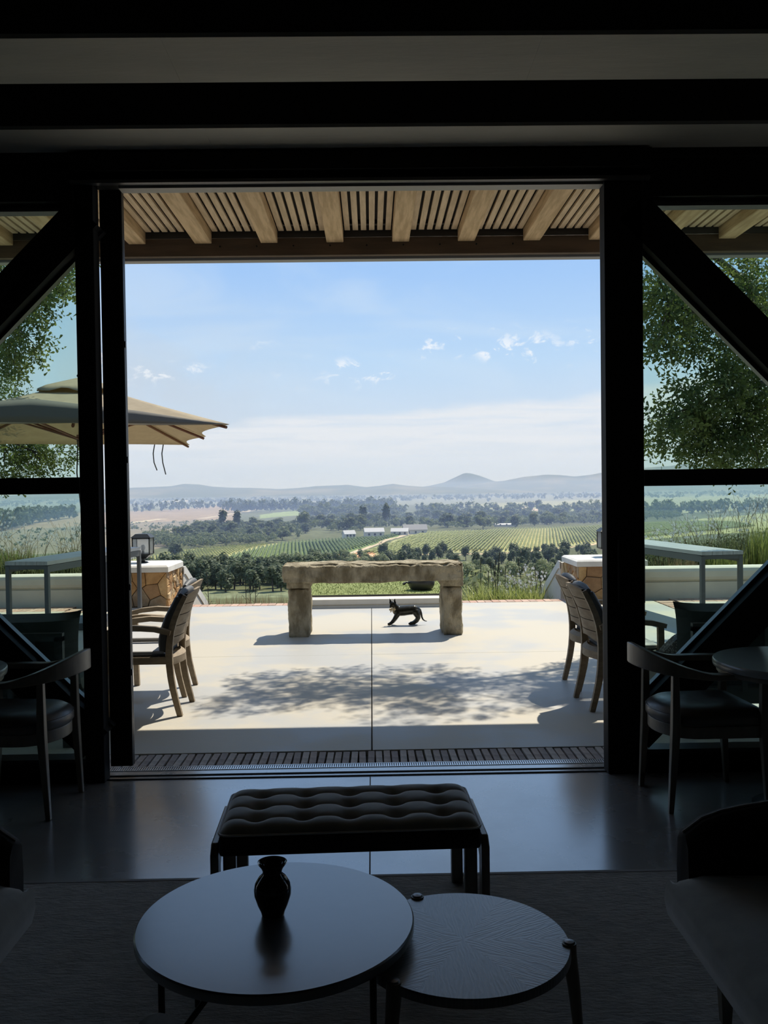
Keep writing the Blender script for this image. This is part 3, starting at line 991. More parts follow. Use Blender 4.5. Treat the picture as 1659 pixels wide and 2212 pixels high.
# ---------------------------------------------------------------- vineyard rows
def vine_rows(name, label, poly, ang, step, h, wd, seed, mat='lv_vine'):
    r2 = random.Random(seed)
    ca_, sa_ = math.cos(ang), math.sin(ang)
    us = [p[0] * ca_ + p[1] * sa_ for p in poly]
    vs_ = [-p[0] * sa_ + p[1] * ca_ for p in poly]
    m = MB()
    v = min(vs_)
    while v < max(vs_):
        u = min(us)
        run = []
        while u < max(us) + 4:
            x, y = u * ca_ - v * sa_, u * sa_ + v * ca_
            ok = inside(poly, x, y) and all(seg_d(l[0], x, y) > 1.7 for l in ROADS[:2])
            if ok:
                run.append((x, y))
            if (not ok or u + 3 > max(us) + 4) and run:
                if len(run) > 1:
                    pv, pf = [], []
                    for k, (x, y) in enumerate(run):
                        hh = h * r2.uniform(0.75, 1.15)
                        ww = wd * r2.uniform(0.8, 1.2)
                        z = ground(x, y)
                        ox, oy = -sa_ * ww, ca_ * ww
                        pv += [(x - ox * .7, y - oy * .7, z + .35), (x - ox, y - oy, z + hh * .7), (x, y, z + hh), (x + ox, y + oy, z + hh * .7), (x + ox * .7, y + oy * .7, z + .35)]
                    for k in range(len(run) - 1):
                        pf += [(k * 5 + q, k * 5 + q + 1, k * 5 + q + 6, k * 5 + q + 5) for q in range(4)]
                    m.add(pv, pf)
                run = []
            u += 3.0
        v += step
    tag(m.build(name, MAT[mat], fix=False), label, 'vineyard', kind='stuff')


MAT['lv_vine2'] = leaf_mat('green_vines', (0.16, 0.22, 0.065), (0.21, 0.26, 0.09), sc=0.2)
vine_rows('vine_rows', 'striped yellow green vine rows on the left slope', [(-84, 288), (-77, 354), (-59, 379), (-43, 392), (-50, 349), (-53, 303)], R(104), 1.15, 0.9, 0.22, 1)
vine_rows('vine_rows', 'dark green vine block left of the dirt road', [(-51, 300), (-48, 349), (-40, 392), (-34, 403), (4, 432), (20, 476), (-13, 320), (-18, 302)], R(95), 1.5, 1.2, 0.40, 2, 'lv_vine2')
vine_rows('vine_rows', 'broad vineyard on the rise right of the dirt road', [(28, 472), (77, 500), (138, 536), (250, 690), (215, 500), (119, 392), (96, 380), (57, 328), (33, 328), (-4, 322)], R(79), 1.5, 1.1, 0.34, 3)

# ---------------------------------------------------------------- farm buildings
MAT['farm_wall'] = M('limewash', (0.58, 0.55, 0.50), 0.9)
MAT['farm_roof'] = M('sheet_roof', (0.46, 0.45, 0.44), 0.7)
MAT['farm_roof2'] = M('thatch_grey', (0.30, 0.28, 0.26), 0.9)
MAT['pane_dark'] = M('dark_pane', (0.03, 0.035, 0.04), 0.2)
for lab, x, y, L, D, hw, hr, rot, rm in (
        ('white barn with a pale roof at the top of the dirt road', 1, 442, 9.5, 6, 2.4, 1.6, 6, 'farm_roof'),
        ('white farm shed with a low pale roof, middle one', 14, 452, 8.5, 6, 2.0, 1.4, -6, 'farm_roof'),
        ('larger farmhouse with grey gabled roof at right', 22, 462, 12, 7, 2.4, 2.4, 4, 'farm_roof2'),
        ('small white cottage left of the barn', -11, 430, 5.5, 4, 2.0, 1.5, 20, 'farm_roof'),
        ('long pale shed half hidden behind the right vineyard', 82, 552, 13, 6, 1.2, 0.5, 4, 'farm_roof'),
        ('tiny white house among the far trees', -7, 705, 6, 5, 3.0, 2.0, 10, 'farm_roof'),
        ('long white shed on the far right field', 150, 1230, 22, 8, 4, 1.5, 0, 'farm_roof')):
    b = thing('farm_building', lab, 'building', (x, y, ground(x, y)), R(rot))
    MB().box(-L / 2, -D / 2, -1, L / 2, D / 2, hw).prism([(-D / 2, hw), (D / 2, hw), (0, hw + hr)], -L / 2, L / 2, 'x').build('wall', MAT['farm_wall'], b)
    e = 0.35
    MB().prism([(-D / 2 - e, hw - 0.2), (-D / 2 - e, hw), (0, hw + hr + .25), (D / 2 + e, hw), (D / 2 + e, hw - .2), (0, hw + hr + .03)], -L / 2 - .2, L / 2 + .2, 'x').build('roof', MAT[rm], b)
    for k in range(3):
        MB().box(-L * .33 + k * L * .3, -D / 2 - .06, 0.7, -L * .33 + k * L * .3 + .9, -D / 2 + .02, 1.7).build('window', MAT['pane_dark'], b)
gh = MB()
for k in range(8):
    gh.prism([(2480, -26), (2480, -21), (2500, -18), (2520, -21), (2520, -26)], -575 + k * 12, -575 + k * 12 + 9, 'x')
tag(gh.build('greenhouse_rows', MAT['farm_wall']), 'rows of pale tunnels far off at left', 'building', kind='stuff')

# ---------------------------------------------------------------- valley haze
def haze(name, label, dens, colr, box):
    hm = bpy.data.materials.new(name)
    hm.use_nodes = True
    t = hm.node_tree
    t.nodes.clear()
    o = N(t, 'ShaderNodeOutputMaterial')
    sc_ = N(t, 'ShaderNodeVolumeScatter', Density=dens, Anisotropy=0.1)
    sc_.inputs['Color'].default_value = (*colr, 1)
    t.links.new(sc_.outputs[0], o.inputs['Volume'])
    tag(MB().box(*box).build(name, hm), label, 'haze', kind='stuff')


haze('ground_haze', 'low blue haze lying over the valley fields', 0.00023, (0.50, 0.64, 1.0), (-4500, 150, -60, 4500, 5200, 40))
haze('dale_haze', 'denser blue haze low in the dale', 0.00045, (0.50, 0.64, 1.0), (-2500, 230, -58, 2500, 2600, -9))
haze('distance_haze', 'thin blue haze in front of the hills', 0.00006, (0.50, 0.64, 1.0), (-9000, 160, -62, 9000, 9600, 330))

# ================================================================== ON THE TERRACE
# ---------------------------------------------------------------- stone bench
def rough_block(x0, y0, z0, x1, y1, z1, n, amp, seed, fr=6.0, chip=None):
    """a hewn block: a subdivided box whose faces and edges are worn unevenly"""
    bm = bmesh.new()
    bmesh.ops.create_cube(bm, size=1.0)
    bmesh.ops.subdivide_edges(bm, edges=bm.edges, cuts=n, use_grid_fill=True)
    for v in bm.verts:
        p = Vector((x0 + (v.co.x + .5) * (x1 - x0), y0 + (v.co.y + .5) * (y1 - y0), z0 + (v.co.z + .5) * (z1 - z0)))
        q = v.co * 2
        edge = sorted((abs(q.x), abs(q.y), abs(q.z)))
        wear = max(0, edge[1] - 0.86) / 0.14
        nn = noise.noise((p.x * fr + seed, p.y * fr, p.z * fr)) + 0.5 * noise.noise((p.x * fr * 2.7 + seed, p.y * fr * 2.7, p.z * fr * 2.7))
        nd = Vector((q.x if abs(q.x) > .99 else 0, q.y if abs(q.y) > .99 else 0, q.z if abs(q.z) > .99 else 0))
        if nd.length:
            nd.normalize()
        p += nd * (amp * nn - wear * amp * 1.1)
        if chip:
            p = chip(p, q)
        v.co = p
    me2 = bpy.data.meshes.new('tmp')
    bm.to_mesh(me2)
    bm.free()
    me2.materials.append(MAT['stone'])
    me2.polygons.foreach_set('use_smooth', [True] * len(me2.polygons))
    me2.set_sharp_from_angle(angle=R(38))
    return me2


bench = thing('stone_bench', 'massive rough sandstone slab bench on two block legs in the middle of the terrace', 'bench', (0, 9.58, 0))


def slab_chip(p, q):
    if q.y < -0.8 and q.z > 0.7:                     # broken lip along the front top edge
        d = 0.045 * (0.45 + noise.noise((p.x * 9, 3.3, 1)) + 0.8 * noise.noise((p.x * 38, 1.3, 1)))
        p.z -= max(0, d) * (1 if q.y < -0.97 else 0.4)
        p.y += max(0, d) * 0.35
    if q.z < -0.9:
        p.z += 0.018 * noise.noise((p.x * 3.1, 0.5, 2)) + (0.045 if abs(p.x) > 0.76 else 0) * 0.6
    return p


place_mesh('slab', rough_block(-0.955, -0.04, 0.575, 0.968, 0.50, 0.772, 64, 0.016, 3, 6, slab_chip), (0, 0, 0), parent=bench)
for k, (a, b) in enumerate(((-0.905, -0.675), (0.745, 0.955))):
    place_mesh('leg', rough_block(a, 0.0, -0.01, b, 0.46, 0.515, 22, 0.016, 10 + k * 7, 8), (0, 0, 0), parent=bench)
    place_mesh('pad_stone', rough_block(a - 0.012, -0.01, 0.517, b + 0.012, 0.47, 0.598, 8, 0.008, 40 + k * 5, 8), (0, 0, 0), parent=bench)

# ---------------------------------------------------------------- cat sculpture
MAT['bronze'] = M('dark_bronze', (0.018, 0.018, 0.015), 0.28, 0.55, col2=(0.035, 0.034, 0.026), nscale=30, bump=(40, 0.25, 0.004))
MAT['ribbon'] = M('gold_ribbon', (0.62, 0.52, 0.34), 0.6)


cat = thing('cat_sculpture', 'small dark bronze cat sculpture with a gold bow under the stone bench', 'sculpture', (0.36, 10.36, 0))
# one body: overlapping tapered limbs fused by a voxel remesh and smoothed
cb = MB()


def limb(pts, flat=1.0):
    """tube through (x, y, z, r) with rounded ends"""
    P = [Vector(p[:3]) for p in pts]
    r = [p[3] for p in pts]
    e0 = P[0] + (P[0] - P[1]).normalized() * r[0]
    e1 = P[-1] + (P[-1] - P[-2]).normalized() * r[-1]
    q = [e0, e0.lerp(P[0], 0.35)] + P + [e1.lerp(P[-1], 0.35), e1]
    rr = [r[0] * .15, r[0] * .72] + r + [r[-1] * .72, r[-1] * .15]
    cb.tube(q, rr, 16, flat=flat)


limb([(-0.085, 0, 0.160, 0.052), (-0.05, 0, 0.160, 0.058), (0.0, 0, 0.164, 0.059), (0.06, 0, 0.171, 0.056), (0.115, 0, 0.173, 0.056), (0.140, 0, 0.165, 0.050)])
limb([(-0.075, 0, 0.180, 0.044), (-0.105, -0.002, 0.215, 0.034), (-0.128, -0.006, 0.240, 0.033)])
limb([(-0.128, -0.006, 0.248, 0.032), (-0.140, -0.014, 0.240, 0.030), (-0.152, -0.026, 0.222, 0.019), (-0.158, -0.034, 0.212, 0.013)])
for y, dx in ((-0.030, 0.0), (0.032, 0.018)):
    limb([(-0.070 + dx * .3, y * .8, 0.140, 0.036), (-0.095 + dx * .6, y, 0.100, 0.028), (-0.122 + dx, y * 1.1, 0.062, 0.021), (-0.150 + dx, y * 1.15, 0.030, 0.019), (-0.168 + dx, y * 1.15, 0.019, 0.017), (-0.182 + dx, y * 1.15, 0.017, 0.015)])
    limb([(0.130, y * .8, 0.155, 0.046), (0.150, y, 0.115, 0.038), (0.158, y * 1.1, 0.080, 0.027), (0.142, y * 1.15, 0.048, 0.022), (0.112, y * 1.15, 0.026, 0.019), (0.080 + dx * .6, y * 1.15, 0.019, 0.016), (0.058 + dx, y * 1.15, 0.018, 0.015)])
limb([(0.155, 0, 0.192, 0.018), (0.182, 0, 0.172, 0.014), (0.196, -0.002, 0.130, 0.012), (0.202, -0.004, 0.088, 0.011), (0.216, -0.006, 0.058, 0.009), (0.236, -0.007, 0.045, 0.007), (0.256, -0.008, 0.040, 0.006)])
for ex, tx in ((-0.150, -0.170), (-0.112, -0.104)):
    ey = -0.012
    cb.add([(ex - 0.024, ey - .008, 0.250), (ex + 0.024, ey - .008, 0.252), (ex, ey + 0.020, 0.250), (tx, ey + 0.003, 0.322)], [(0, 1, 3), (1, 2, 3), (2, 0, 3), (0, 2, 1)])
bo = cb.build('body', MAT['bronze'], cat, angle=180)
rm = bo.modifiers.new('fuse', 'REMESH')
rm.mode = 'VOXEL'
rm.voxel_size = 0.0042
rm.use_smooth_shade = True
sm_ = bo.modifiers.new('soften', 'SMOOTH')
sm_.iterations = 3
sm_.factor = 0.5
bw = MB()
for s2, (tx, tz) in ((-1, (-0.166, 0.182)), (1, (-0.108, 0.182))):
    cx, cz = -0.138, 0.188
    bw.add([(cx, -0.052, cz), (tx, -0.062, tz + 0.018), (tx - s2 * 0.004, -0.066, tz - 0.012), (tx + s2 * 0.012, -0.055, tz + 0.004),
            (cx, -0.044, cz), (tx, -0.050, tz + 0.014), (tx, -0.050, tz - 0.010)], [(0, 1, 3), (0, 3, 2), (4, 5, 6), (0, 1, 5, 4), (0, 4, 6, 2)])
    bw.add([(cx - 0.004, -0.055, cz), (cx + 0.006, -0.055, cz), (cx - s2 * -0.02 + 0.006, -0.062, cz - 0.034), (cx - s2 * -0.02 - 0.008, -0.062, cz - 0.030)], [(0, 1, 2, 3)])
bw.lathe([(0.004, -0.006), (0.008, 0), (0.004, 0.006)], 8, c=(-0.138, -0.056, 0.188))
bw.tube([(-0.13 + 0.036 * math.cos(a), 0.042 * math.sin(a), 0.196 + 0.012 * math.cos(a)) for a in [2 * math.pi * k / 14 for k in range(15)]], 0.005, 6)
bw.build('bow', MAT['ribbon'], cat, fix=False)

# ---------------------------------------------------------------- dark bowl on the lawn
MAT['pot'] = M('dark_glazed_pot', (0.02, 0.02, 0.021), 0.4, bump=(40, 0.1))
pot = thing('bowl_planter', 'dark round bowl planter on the lawn behind the stone bench', 'planter', (0.69, 12.72, 0.141))
MB().lathe([(0.10, 0), (0.16, 0.02), (0.185, 0.07), (0.19, 0.13), (0.175, 0.17), (0.155, 0.172), (0.15, 0.14)], 32).build('bowl', MAT['pot'], pot)
MB().tube([(-0.16, -0.05, 0.10), (-0.215, -0.07, 0.115), (-0.25, -0.08, 0.095), (-0.265, -0.085, 0.085)], [0.012, 0.012, 0.022, 0.008], 8).build('spout', MAT['pot'], pot)

# ---------------------------------------------------------------- lanterns on the pillars
MAT['lamp_metal'] = M('lantern_metal', (0.020, 0.022, 0.022), 0.42, 0.3, bump=(80, 0.08))
MAT['bulb'] = M('frosted_bulb', (0.8, 0.8, 0.8), 0.3)
for lab, lx, ly in (('black square lantern on the cap of the left pillar', -3.27, 12.92), ('black square lantern on the cap of the right pillar', 3.36, 12.80)):
    ln = thing('lantern', lab, 'lantern', (lx, ly, 0.568))
    MB().lathe([(0.075, 0.0), (0.06, 0.015), (0.028, 0.02), (0.028, 0.07)], 16).build('foot', MAT['lamp_metal'], ln)
    m = MB()
    def fr4(r0, z0, r1, z1):
        vs = [(sx * r0, sy * r0, z0) for sx, sy in ((-1, -1), (1, -1), (1, 1), (-1, 1))] + [(sx * r1, sy * r1, z1) for sx, sy in ((-1, -1), (1, -1), (1, 1), (-1, 1))]
        return vs, [(3, 2, 1, 0), (4, 5, 6, 7), (0, 1, 5, 4), (1, 2, 6, 5), (2, 3, 7, 6), (3, 0, 4, 7)]
    m.add(*fr4(0.05, 0.06, 0.118, 0.115)).add(*fr4(0.122, 0.115, 0.122, 0.125))
    m.build('base_cup', MAT['lamp_metal'], ln)
    m = MB()
    for sx in (-1, 1):
        for sy in (-1, 1):
            m.box(sx * 0.12 - 0.008, sy * 0.12 - 0.008, 0.12, sx * 0.12 + 0.008, sy * 0.12 + 0.008, 0.352)
    for s2 in (-1, 1):
        m.box(-0.128, s2 * 0.12 - 0.008, 0.342, 0.128, s2 * 0.12 + 0.008, 0.36).box(s2 * 0.12 - 0.008, -0.128, 0.342, s2 * 0.12 + 0.008, 0.128, 0.36)
        m.box(-0.128, s2 * 0.12 - 0.008, 0.12, 0.128, s2 * 0.12 + 0.008, 0.132).box(s2 * 0.12 - 0.008, -0.128, 0.12, s2 * 0.12 + 0.008, 0.128, 0.132)
    m.build('frame', MAT['lamp_metal'], ln)
    MB().add(*fr4(0.142, 0.36, 0.085, 0.412)).build('roof', MAT['lamp_metal'], ln)
    for s2 in (-1, 1):
        MB().box(-0.112, s2 * 0.12 - 0.002, 0.132, 0.112, s2 * 0.12 + 0.002, 0.342).build('glass_pane', MAT['clear'], ln)
        MB().box(s2 * 0.12 - 0.002, -0.112, 0.132, s2 * 0.12 + 0.002, 0.112, 0.342).build('glass_pane', MAT['clear'], ln)
    MB().lathe([(0.018, 0.125), (0.018, 0.165)], 12).build('socket', MAT['lamp_metal'], ln)
    MB().lathe([(0.014, 0.165), (0.032, 0.20), (0.034, 0.225), (0.02, 0.25), (0.0, 0.256)], 16).build('bulb', MAT['bulb'], ln)

# ---------------------------------------------------------------- teak armchairs
MAT['teak'] = M('weathered_teak', (0.30, 0.235, 0.155), 0.7, col2=(0.22, 0.165, 0.105), nscale=9, stretch=(1, 1, 3), bump=(40, 0.2, 0.005))
MAT['cushion'] = M('charcoal_outdoor_cloth', (0.075, 0.078, 0.082), 0.55, bump=(300, 0.25, 0.002), spec=0.6)
MAT['seat_cloth'] = M('pale_seat_cloth', (0.42, 0.42, 0.42), 0.7, bump=(300, 0.2, 0.002))  # charcoal cloth again, sun glare on the top put into the colour


def back_x(z):                                       # profile of the rear leg and back, forward = +x
    return float(np.interp(z, [0, .1, .2, .3, .4, .5, .6, .7, .8, .86], [0, .026, .048, .063, .070, .066, .050, .020, -.028, -.062]))


def teak_chair(label, loc, rz):
    c = thing('teak_armchair', label, 'chair', loc, rz, 'teak armchairs on the terrace')
    zs = [0, .06, .12, .2, .28, .36, .44, .52, .6, .68, .76, .84]
    for y in (-0.215, 0.215):
        MB().ribbon([(back_x(z), z) for z in zs], [0.018, .019, .020, .021, .022, .023, .023, .022, .021, .020, .018, .016], y - 0.016, y + 0.016).build('rear_leg', MAT['teak'], c)
        MB().ribbon([(0.475, 0.0), (0.480, 0.2), (0.482, 0.42), (0.480, 0.60)], 0.021, y * 1.06 - 0.017, y * 1.06 + 0.017).build('front_leg', MAT['teak'], c)
        MB().ribbon([(0.052, 0.585), (0.16, 0.612), (0.30, 0.622), (0.42, 0.610), (0.515, 0.588)], [0.017, .018, .018, .018, .015], y * 1.08 - 0.026, y * 1.08 + 0.026).build('arm', MAT['teak'], c)
        MB().box(0.07, y - 0.012, 0.365, 0.47, y + 0.012, 0.415).build('seat_rail', MAT['teak'], c)
    MB().box(0.455, -0.215, 0.36, 0.485, 0.215, 0.418).build('front_rail', MAT['teak'], c)
    # rear rail bulges backwards
    MB().grid(lambda u, v: (back_x(0.4) - 0.015 - 0.05 * math.sin(u * math.pi) * (1 if v in (0.25, .5, .75) else 1) + (0.0 if v < .6 else 0.035),
                            -0.20 + 0.40 * u, 0.355 + 0.085 * (v if v < .6 else 1.2 - v) / 0.6 * 0.9 + 0.0), 14, 5).build('rear_rail', MAT['teak'], c)
    for k in range(5):                               # concave back slats
        z0 = 0.475 + k * 0.076
        def fn(u, v, z0=z0, k=k):
            bow = 0.038 * math.sin(u * math.pi)
            crest = 0.028 * math.sin(u * math.pi) if k == 4 else 0
            arch = 0.03 * math.sin(u * math.pi) if k == 0 else 0
            ring = [(0.010, 0), (0.010, 1), (-0.010, 1), (-0.010, 0), (0.010, 0)][int(round(v * 4))]
            z = z0 + (arch if ring[1] == 0 else 0) + ring[1] * (0.070 + crest)
            return (back_x(z) - bow + ring[0], -0.2 + 0.4 * u, z)
        MB().grid(fn, 14, 4).build('back_slat', MAT['teak'], c, angle=30)
    for k in range(6):
        MB().box(0.09 + k * 0.062, -0.205, 0.405, 0.09 + k * 0.062 + 0.05, 0.205, 0.418).build('seat_slat', MAT['teak'], c)
    MB().box(0.105, -0.205, 0.42, 0.485, 0.205, 0.455).build('seat_cushion', [MAT['seat_cloth']], c, bevel=0.014, segs=3)
    MB().box(0.10, -0.210, 0.417, 0.489, 0.210, 0.436).build('cushion_border', MAT['cushion'], c, bevel=0.006)
    pts = [(0.115, 0.44), (0.118, .52), (0.10, .60), (0.072, .68), (0.03, .76), (0.0, .825)]
    bc = MB().ribbon(pts, [.030, .034, .034, .032, .030, .026], -0.2, 0.2)
    bc.build('back_cushion', MAT['cushion'], c, bevel=0.016, segs=3)
    MB().tube([(-0.012, -0.19, 0.835), (-0.02, -0.1, 0.850), (-0.03, 0, 0.856), (-0.02, 0.1, 0.850), (-0.012, 0.19, 0.835)], [0.018, .030, .033, .030, .018], 10).build('head_roll', MAT['cushion'], c)
    return c


teak_chair('nearer teak armchair with grey cushion at the left edge of the doorway', (-1.35, 6.48, 0), math.pi)
teak_chair('farther teak armchair with grey cushion at the left edge of the doorway', (-1.44, 7.07, 0), math.pi)
teak_chair('nearer teak armchair with grey cushion at the right edge of the doorway', (1.500, 6.41, 0), R(2))
teak_chair('farther teak armchair with grey cushion at the right edge of the doorway', (1.550, 7.04, 0), R(2))

# ---------------------------------------------------------------- bar tables
MAT['bar_metal'] = M('grey_powder_coat', (0.085, 0.088, 0.09), 0.5, 0.2)
MAT['bar_top'] = M('pale_board', (0.40, 0.40, 0.395), 0.34, col2=(0.33, 0.33, 0.325), nscale=3, stretch=(6, 0.6, 1), bump=(30, 0.1))
for lab, (x, y), rz in (('long grey metal bar table seen through the left window', (-3.47, 10.77), R(-9)), ('long grey metal bar table seen through the right window', (3.585, 10.83), R(8.6))):
    t_ = thing('bar_table', lab, 'table', (x, y, 0), rz)
    for k in range(4):
        MB().box(-0.24 + k * 0.121, -1.21, 0.81, -0.24 + k * 0.121 + 0.117, 1.21, 0.85).build('top_plank', MAT['bar_top'], t_)
    m = MB()
    for s2 in (-1, 1):
        m.box(s2 * 0.22 - 0.02, -1.20, 0.735, s2 * 0.22 + 0.02, 1.20, 0.805)
        m.box(-0.24, s2 * 1.18 - 0.02, 0.765, 0.24, s2 * 1.18 + 0.02, 0.805)
    m.build('apron', MAT['bar_metal'], t_)
    for sx in (-1, 1):
        for sy in (-1, 1):
            MB().box(sx * 0.22 - 0.022, sy * 1.18 - 0.022, 0.0, sx * 0.22 + 0.022, sy * 1.18 + 0.022, 0.80).build('leg', MAT['bar_metal'], t_)

# ---------------------------------------------------------------- parasol
MAT['canvas'] = M('sand_canvas', (0.52, 0.44, 0.31), 0.9, col2=(0.48, 0.40, 0.28), nscale=8, trans=0.42, bump=(260, 0.15, 0.002))
MAT['mahog'] = M('parasol_wood', (0.16, 0.055, 0.03), 0.5, col2=(0.11, 0.04, 0.02), nscale=10, stretch=(3, 3, 0.6))
MAT['rope'] = M('rope', (0.05, 0.05, 0.05), 0.9)
NR = Vector((-1.435, 9.20, 2.24))
FR = Vector((-2.60, 13.02, 2.24))
wv = Vector((-0.957, -0.29, 0)) * 3.0
NL, FL = NR + wv, FR + wv
CEN = (NR + FL) / 2
par = thing('parasol', 'large rectangular sand canvas parasol, mostly behind the left post', 'parasol', (CEN.x, CEN.y, 0))
L_ = lambda p: Vector((p.x - CEN.x, p.y - CEN.y, p.z))
apex = Vector((0.06, 0, 2.87))
cor = [L_(NR), L_(FR), L_(FL), L_(NL)]
m = MB()
NU, NV = 16, 8
for k in range(4):
    a, b = cor[k], cor[(k + 1) % 4]
    def fn(u, v, a=a, b=b, k=k):
        e = a.lerp(b, u)
        seg = (u * 2) % 1.0 if u < 1 else 0.0
        scal = 0.10 * math.sin(seg * math.pi) * v * v        # scalloped hem between the rib ends
        e = e + (Vector((0, 0, e.z)) - e) * scal * 0.9
        p = apex.lerp(e, v)
        p.z -= 0.015 * math.sin(v * math.pi)
        return p
    m.grid(fn, 24, NV)
can = m.build('canopy', MAT['canvas'], par, fix=False, angle=180)
so = can.modifiers.new('thickness', 'SOLIDIFY')
so.thickness = 0.004
# near panel's shade built as a darker flap: raised crease, tapering to the corner
fl = MB()
a, b = cor[0], cor[3]
def shade_flap(u, v):
    e = a.lerp(b, u)
    top = float(np.interp(u, [0, .05, .3, .62, 1], [0, .015, .13, .235, .12]))
    return Vector((e.x, e.y, e.z + 0.0)) + Vector((0.29, -0.957, 0)) * 0.02 + Vector((0, 0, top * v)) + Vector((-0.29, .957, 0)) * (top * v * 0.35)
fl.grid(shade_flap, 24, 3)
MAT['flap'] = M('grey_flap_canvas', (0.17, 0.165, 0.15), 0.9, bump=(260, 0.15, 0.002))  # sand canvas darkened to stand for shade
fo = fl.build('front_flap', MAT['flap'], par, fix=False, angle=180)
fo.modifiers.new('thickness', 'SOLIDIFY').thickness = 0.004
vent = MB()
for k in range(4):
    a, b = cor[k], cor[(k + 1) % 4]
    def fn2(u, v, a=a, b=b):
        e = a.lerp(b, u)
        p = Vector((0.06, 0, 2.925)).lerp(Vector((0.06 + e.x * 0.30, e.y * 0.30, 2.735)), v)
        if v > .8:
            p.z -= 0.02 * (1 + math.sin(u * 15))
        return p
    vent.grid(fn2, 14, 5)
vo = vent.build('vent_cap', MAT['canvas'], par, fix=False, angle=180)
vo.modifiers.new('thickness', 'SOLIDIFY').thickness = 0.004
MB().tube([(0.06, 0, 0.05), (0.06, 0, 2.9)], 0.032, 12).build('pole', MAT['mahog'], par)
MB().lathe([(0.03, 0.0), (0.045, 0.02), (0.03, 0.05), (0.0, 0.07)], 12, c=(0.06, 0, 2.92)).build('finial', MAT['steel'], par)
MB().lathe([(0.06, 2.17), (0.06, 2.25)], 14, c=(0.06, 0, 0)).build('hub', MAT['mahog'], par)
MB().box(-0.35, -0.35, 0, 0.35, 0.35, 0.08).build('base', MAT['bar_metal'], par, bevel=0.01)
for k in range(4):
    a, b = cor[k], cor[(k + 1) % 4]
    for u in (0, 1 / 2):
        e = a.lerp(b, u)
        tip = apex.lerp(e, 0.985) + Vector((0, 0, -0.035))
        top_ = Vector((0.06, 0, 2.79))
        MB().tube([top_, tip], 0.016, 6).build('rib', MAT['mahog'], par)
        MB().tube([Vector((0.06, 0, 2.2)) + (e - Vector((0, 0, e.z))).normalized() * 0.05, top_.lerp(tip, 0.52)], 0.013, 6).build('strut', MAT['mahog'], par)
MB().tube([(0.03, -0.05, 2.2), (0.02, -0.08, 1.8), (0.09, -0.11, 1.2)], 0.008, 6).build('pull_rope', MAT['rope'], par)
for q, dz_ in ((cor[1].lerp(cor[2], 0.16), -0.36), (cor[1].lerp(cor[2], 0.12), -0.42)):
    MB().tube([(q.x, q.y, q.z + 0.05), (q.x - 0.03, q.y, q.z - 0.12), (q.x - 0.02, q.y, q.z - 0.25), (q.x + 0.02, q.y, q.z + dz_)], 0.008, 6).build('tie_strap', MAT['rope'], par)

# ---------------------------------------------------------------- outdoor sofas, seen from behind through the windows
MAT['sofa_frame'] = M('dark_sofa_frame', (0.075, 0.078, 0.075), 0.55)
MAT['sofa_cloth'] = M('dark_green_sofa_cloth', (0.055, 0.068, 0.062), 0.8, bump=(250, 0.3, 0.002))
MAT['pattern'] = bpy.data.materials.new('patterned_cloth')
MAT['pattern'].use_nodes = True
t = MAT['pattern'].node_tree
tcn = N(t, 'ShaderNodeTexCoord')
vo_ = N(t, 'ShaderNodeTexVoronoi', Scale=60.0)
t.links.new(tcn.outputs['Object'], vo_.inputs['Vector'])
t.links.new(ramp(t, vo_.outputs['Distance'], [(0.25, (0.30, 0.30, 0.28)), (0.5, (0.05, 0.05, 0.05))]), t.nodes['Principled BSDF'].inputs['Base Color'])


def pillow_fn(w_, h_, d_, ears=0.0):
    def fn(u, v):
        s = 1 if v < 0.5 else -1
        vv = v * 2 if v < 0.5 else 2 - v * 2
        x, z = (u - .5) * 2, (vv - .5) * 2
        f = max(0, (1 - x ** 8) * (1 - z ** 8)) ** 0.5
        pinch = 1 - 0.10 * (1 - abs(x) ** 3) * (abs(z) > 0.8) - 0.0
        return (x * w_ / 2 * (1 - 0.02 * (1 - z * z) * (abs(x) ** 3) + ears * (abs(x) * abs(z)) ** 6), s * d_ / 2 * f, z * h_ / 2 * (1 - 0.06 * (1 - abs(x) ** 10)) * (1 + ears * (abs(x) * abs(z)) ** 8))
    return fn


for lab, sg, xin in (('dark outdoor sofa with a back cushion, outside the left window', -1, -1.83), ('dark outdoor sofa with a back cushion, outside the right window', 1, 1.90)):
    s_ = thing('outdoor_sofa', lab, 'sofa', (xin + sg * 0.80, 5.52, 0))
    a, b = -0.80, 0.80
    MB().box(a, 0.0, 0.20, b, 0.78, 0.30).build('seat_frame', MAT['sofa_frame'], s_, bevel=0.006)
    m = MB().box(a + 0.06, -0.03, 0.66, b - 0.06, 0.01, 0.71)
    m.box(a + 0.06, -0.03, 0.2, a + 0.11, 0.01, 0.69).box(b - 0.11, -0.03, 0.2, b - 0.06, 0.01, 0.69)
    m.build('back_frame', MAT['sofa_frame'], s_)
    for k in range(9):
        x = a + 0.25 + k * (b - a - 0.5) / 8
        MB().box(x - 0.015, -0.02, 0.28, x + 0.015, 0.0, 0.67).build('back_slat', MAT['sofa_frame'], s_)
    for x in (a + 0.05, b - 0.05):
        for y in (0.0, 0.72):
            MB().box(x - 0.03, y, 0, x + 0.03, y + 0.06, 0.22).build('leg', MAT['sofa_frame'], s_)
    MB().box(a + 0.02, 0.06, 0.30, b - 0.02, 0.78, 0.42).build('seat_cushion', MAT['sofa_cloth'], s_, bevel=0.03, segs=3)
    MB().grid(pillow_fn(1.60, 0.50, 0.24, 0.012), 24, 24).build('back_cushion', MAT['sofa_cloth'], s_, loc=(0, 0.13, 0.575))
ps = tag(MB().grid(pillow_fn(0.42, 0.30, 0.14), 16, 16).build('scatter_pillow', MAT['pattern'], loc=(2.16, 6.05, 0.46)), 'small patterned grey pillow on the outdoor sofa by the right window', 'pillow')
